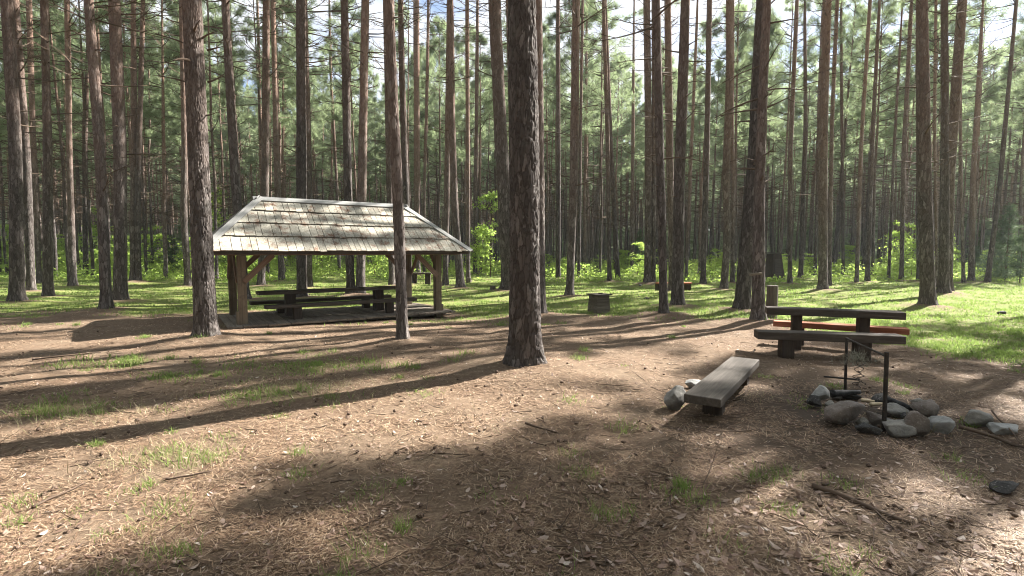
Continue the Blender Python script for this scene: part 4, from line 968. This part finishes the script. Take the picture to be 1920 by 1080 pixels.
# wire loops hanging with a dry pine sprig
G = Geo(); h0 = t0 * .35 + t1 * .65; tt = np.linspace(0, 1, 60)
hk = empty('hanging_wire', h0.to_tuple()); tag(hk, 'tangled rusty wire with a dry pine sprig hanging from the frame', 'wire')
P = np.stack([.03 * np.sin(tt * 40) * (.3 + tt), .03 * np.cos(tt * 34) * (.3 + tt), -.02 - .5 * tt], 1); P[0] = 0
V, Fq = tube(P, np.full(60, .004), 4); G.add(V, Fq)
P2 = np.stack([.05 + .04 * np.sin(tt * 21), .03 * np.cos(tt * 17), -.2 - .28 * tt], 1); V, Fq = tube(P2, np.full(60, .004), 4); G.add(V, Fq); G.build('wire', [STEEL], hk)
rng = np.random.default_rng(3); pp = rng.normal(size=(60, 3)) * np.array([.085, .05, .04]) + np.array([-.01, 0, -.2]); V, Ft = needle_tris(pp, np.tile([0, 0, 1.], (60, 1)), 9, .07, .004, rng); G = Geo(); G.add(V, Ft)
M = Mat('dry_sprig'); SPRIG = M.bsdf(M.mix(M.island(), (.16, .15, .11), (.34, .34, .28)), .8); G.build('sprig', [SPRIG], hk, False)

# fallen branches
stick('fallen_branch', (1524, 911), (1712, 978), .022, BRANCH, 'long dark fallen branch in the lower right foreground', 'branch', .02, .01, 8, .04, 8, 2)
stick('fallen_branch', (1800, 800), (1935, 838), .02, BRANCH, 'thick dead branch by the flat pale stone at the right edge', 'branch', .05, .03, 9, .05, 7, 3)
stick('fallen_branch', (1860, 770), (1915, 832), .01, BRANCH, 'thin dead branch leaning on the flat pale stone', 'branch', .12, .02, 10, .05, 6, 2)
stick('fallen_branch', (310, 895), (398, 880), .009, BRANCH, 'thin straight stick beside the pale grass tuft at left', 'branch', .02, .02, 11, .03, 6)
stick('fallen_branch', (60, 942), (160, 900), .01, BRANCH, 'thin bent stick in the sunny litter at lower left', 'branch', .02, .02, 12, .05, 6, 1)
stick('fallen_branch', (60, 672), (190, 662), .016, BRANCH, 'long grey branch in the stripe of shade left of the big pine', 'branch', .03, .02, 13, .05, 6, 2)
stick('fallen_branch', (985, 795), (1045, 812), .012, BRANCH, 'short forked stick in the shade below the thickest trunk', 'branch', .05, .03, 14, .06, 6, 3)
stick('fallen_branch', (1405, 725), (1375, 765), .009, BRANCH, 'thin pale root curling beside the low plank bench', 'branch', .02, .05, 15, .2, 6, 1)
stick('fallen_branch', (620, 905), (660, 903), .007, BRANCH, 'short dark stick in the sunny litter left of centre', 'branch', .02, .02, 16, .1, 6)
# moss at the foot of the thickest trunk
# ------------------------------------------------------------------ air
bm = bmesh.new(); bmesh.ops.create_cube(bm, size=1)
for v in bm.verts: v.co = Vector((v.co.x * 640, v.co.y * 330 + 125, v.co.z * 44 + 19.5))
M = Mat('air'); pv = M.n('ShaderNodeVolumePrincipled'); pv.inputs['Color'].default_value = (.88, .95, 1, 1); pv.inputs['Density'].default_value = .00045; pv.inputs['Anisotropy'].default_value = .3
M.l(pv.outputs[0], M.out.inputs['Volume'])
tag(from_bm('haze', bm, M.m), kind='stuff')
# ------------------------------------------------------------------ light
W = bpy.data.worlds.new('World'); S.world = W; W.use_nodes = True; nt = W.node_tree; nt.nodes.clear()
out = nt.nodes.new('ShaderNodeOutputWorld'); bg = nt.nodes.new('ShaderNodeBackground'); sky = nt.nodes.new('ShaderNodeTexSky'); sky.sky_type = 'NISHITA'; sky.sun_disc = False
sky.sun_elevation = EL; sky.sun_rotation = AZ; sky.dust_density = .6; sky.air_density = .8
tc = nt.nodes.new('ShaderNodeTexCoord'); mp = nt.nodes.new('ShaderNodeMapping'); mp.inputs['Scale'].default_value = (1, 1, 2.2); nz = nt.nodes.new('ShaderNodeTexNoise'); nz.inputs['Scale'].default_value = 2.6; nz.inputs['Detail'].default_value = 7; nz.inputs['Roughness'].default_value = .6
rp = nt.nodes.new('ShaderNodeValToRGB'); rp.color_ramp.elements[0].position = .34; rp.color_ramp.elements[1].position = .54
mx = nt.nodes.new('ShaderNodeMix'); mx.data_type = 'RGBA'; mx.inputs[7].default_value = (4.6, 4.8, 5.1, 1)
L_ = nt.links.new; L_(tc.outputs['Generated'], mp.inputs[0]); L_(mp.outputs[0], nz.inputs['Vector']); L_(nz.outputs['Fac'], rp.inputs[0]); L_(rp.outputs[0], mx.inputs[0]); L_(sky.outputs[0], mx.inputs[6]); L_(mx.outputs[2], bg.inputs[0]); L_(bg.outputs[0], out.inputs[0])
bg.inputs[1].default_value = .05
sl = bpy.data.lights.new('sun', 'SUN'); so = bpy.data.objects.new('sun', sl); C.objects.link(so); sl.energy = 5.0; sl.angle = math.radians(.53); sl.color = (1, .95, .87)
so.rotation_euler = Vector((-math.sin(AZ) * math.cos(EL), -math.cos(AZ) * math.cos(EL), -math.sin(EL))).to_track_quat('-Z', 'Y').to_euler(); so.location = (20, 12, 30)
S.view_settings.view_transform = 'Standard'; S.view_settings.look = 'None'; S.view_settings.exposure = 2.3; S.view_settings.gamma = 1
S.cycles.max_bounces = 6; S.cycles.diffuse_bounces = 2; S.cycles.transmission_bounces = 4; S.cycles.glossy_bounces = 2; S.cycles.use_denoising = True; S.cycles.filter_width = 1.0; S.cycles.denoising_prefilter = 'ACCURATE'; S.cycles.adaptive_threshold = .006
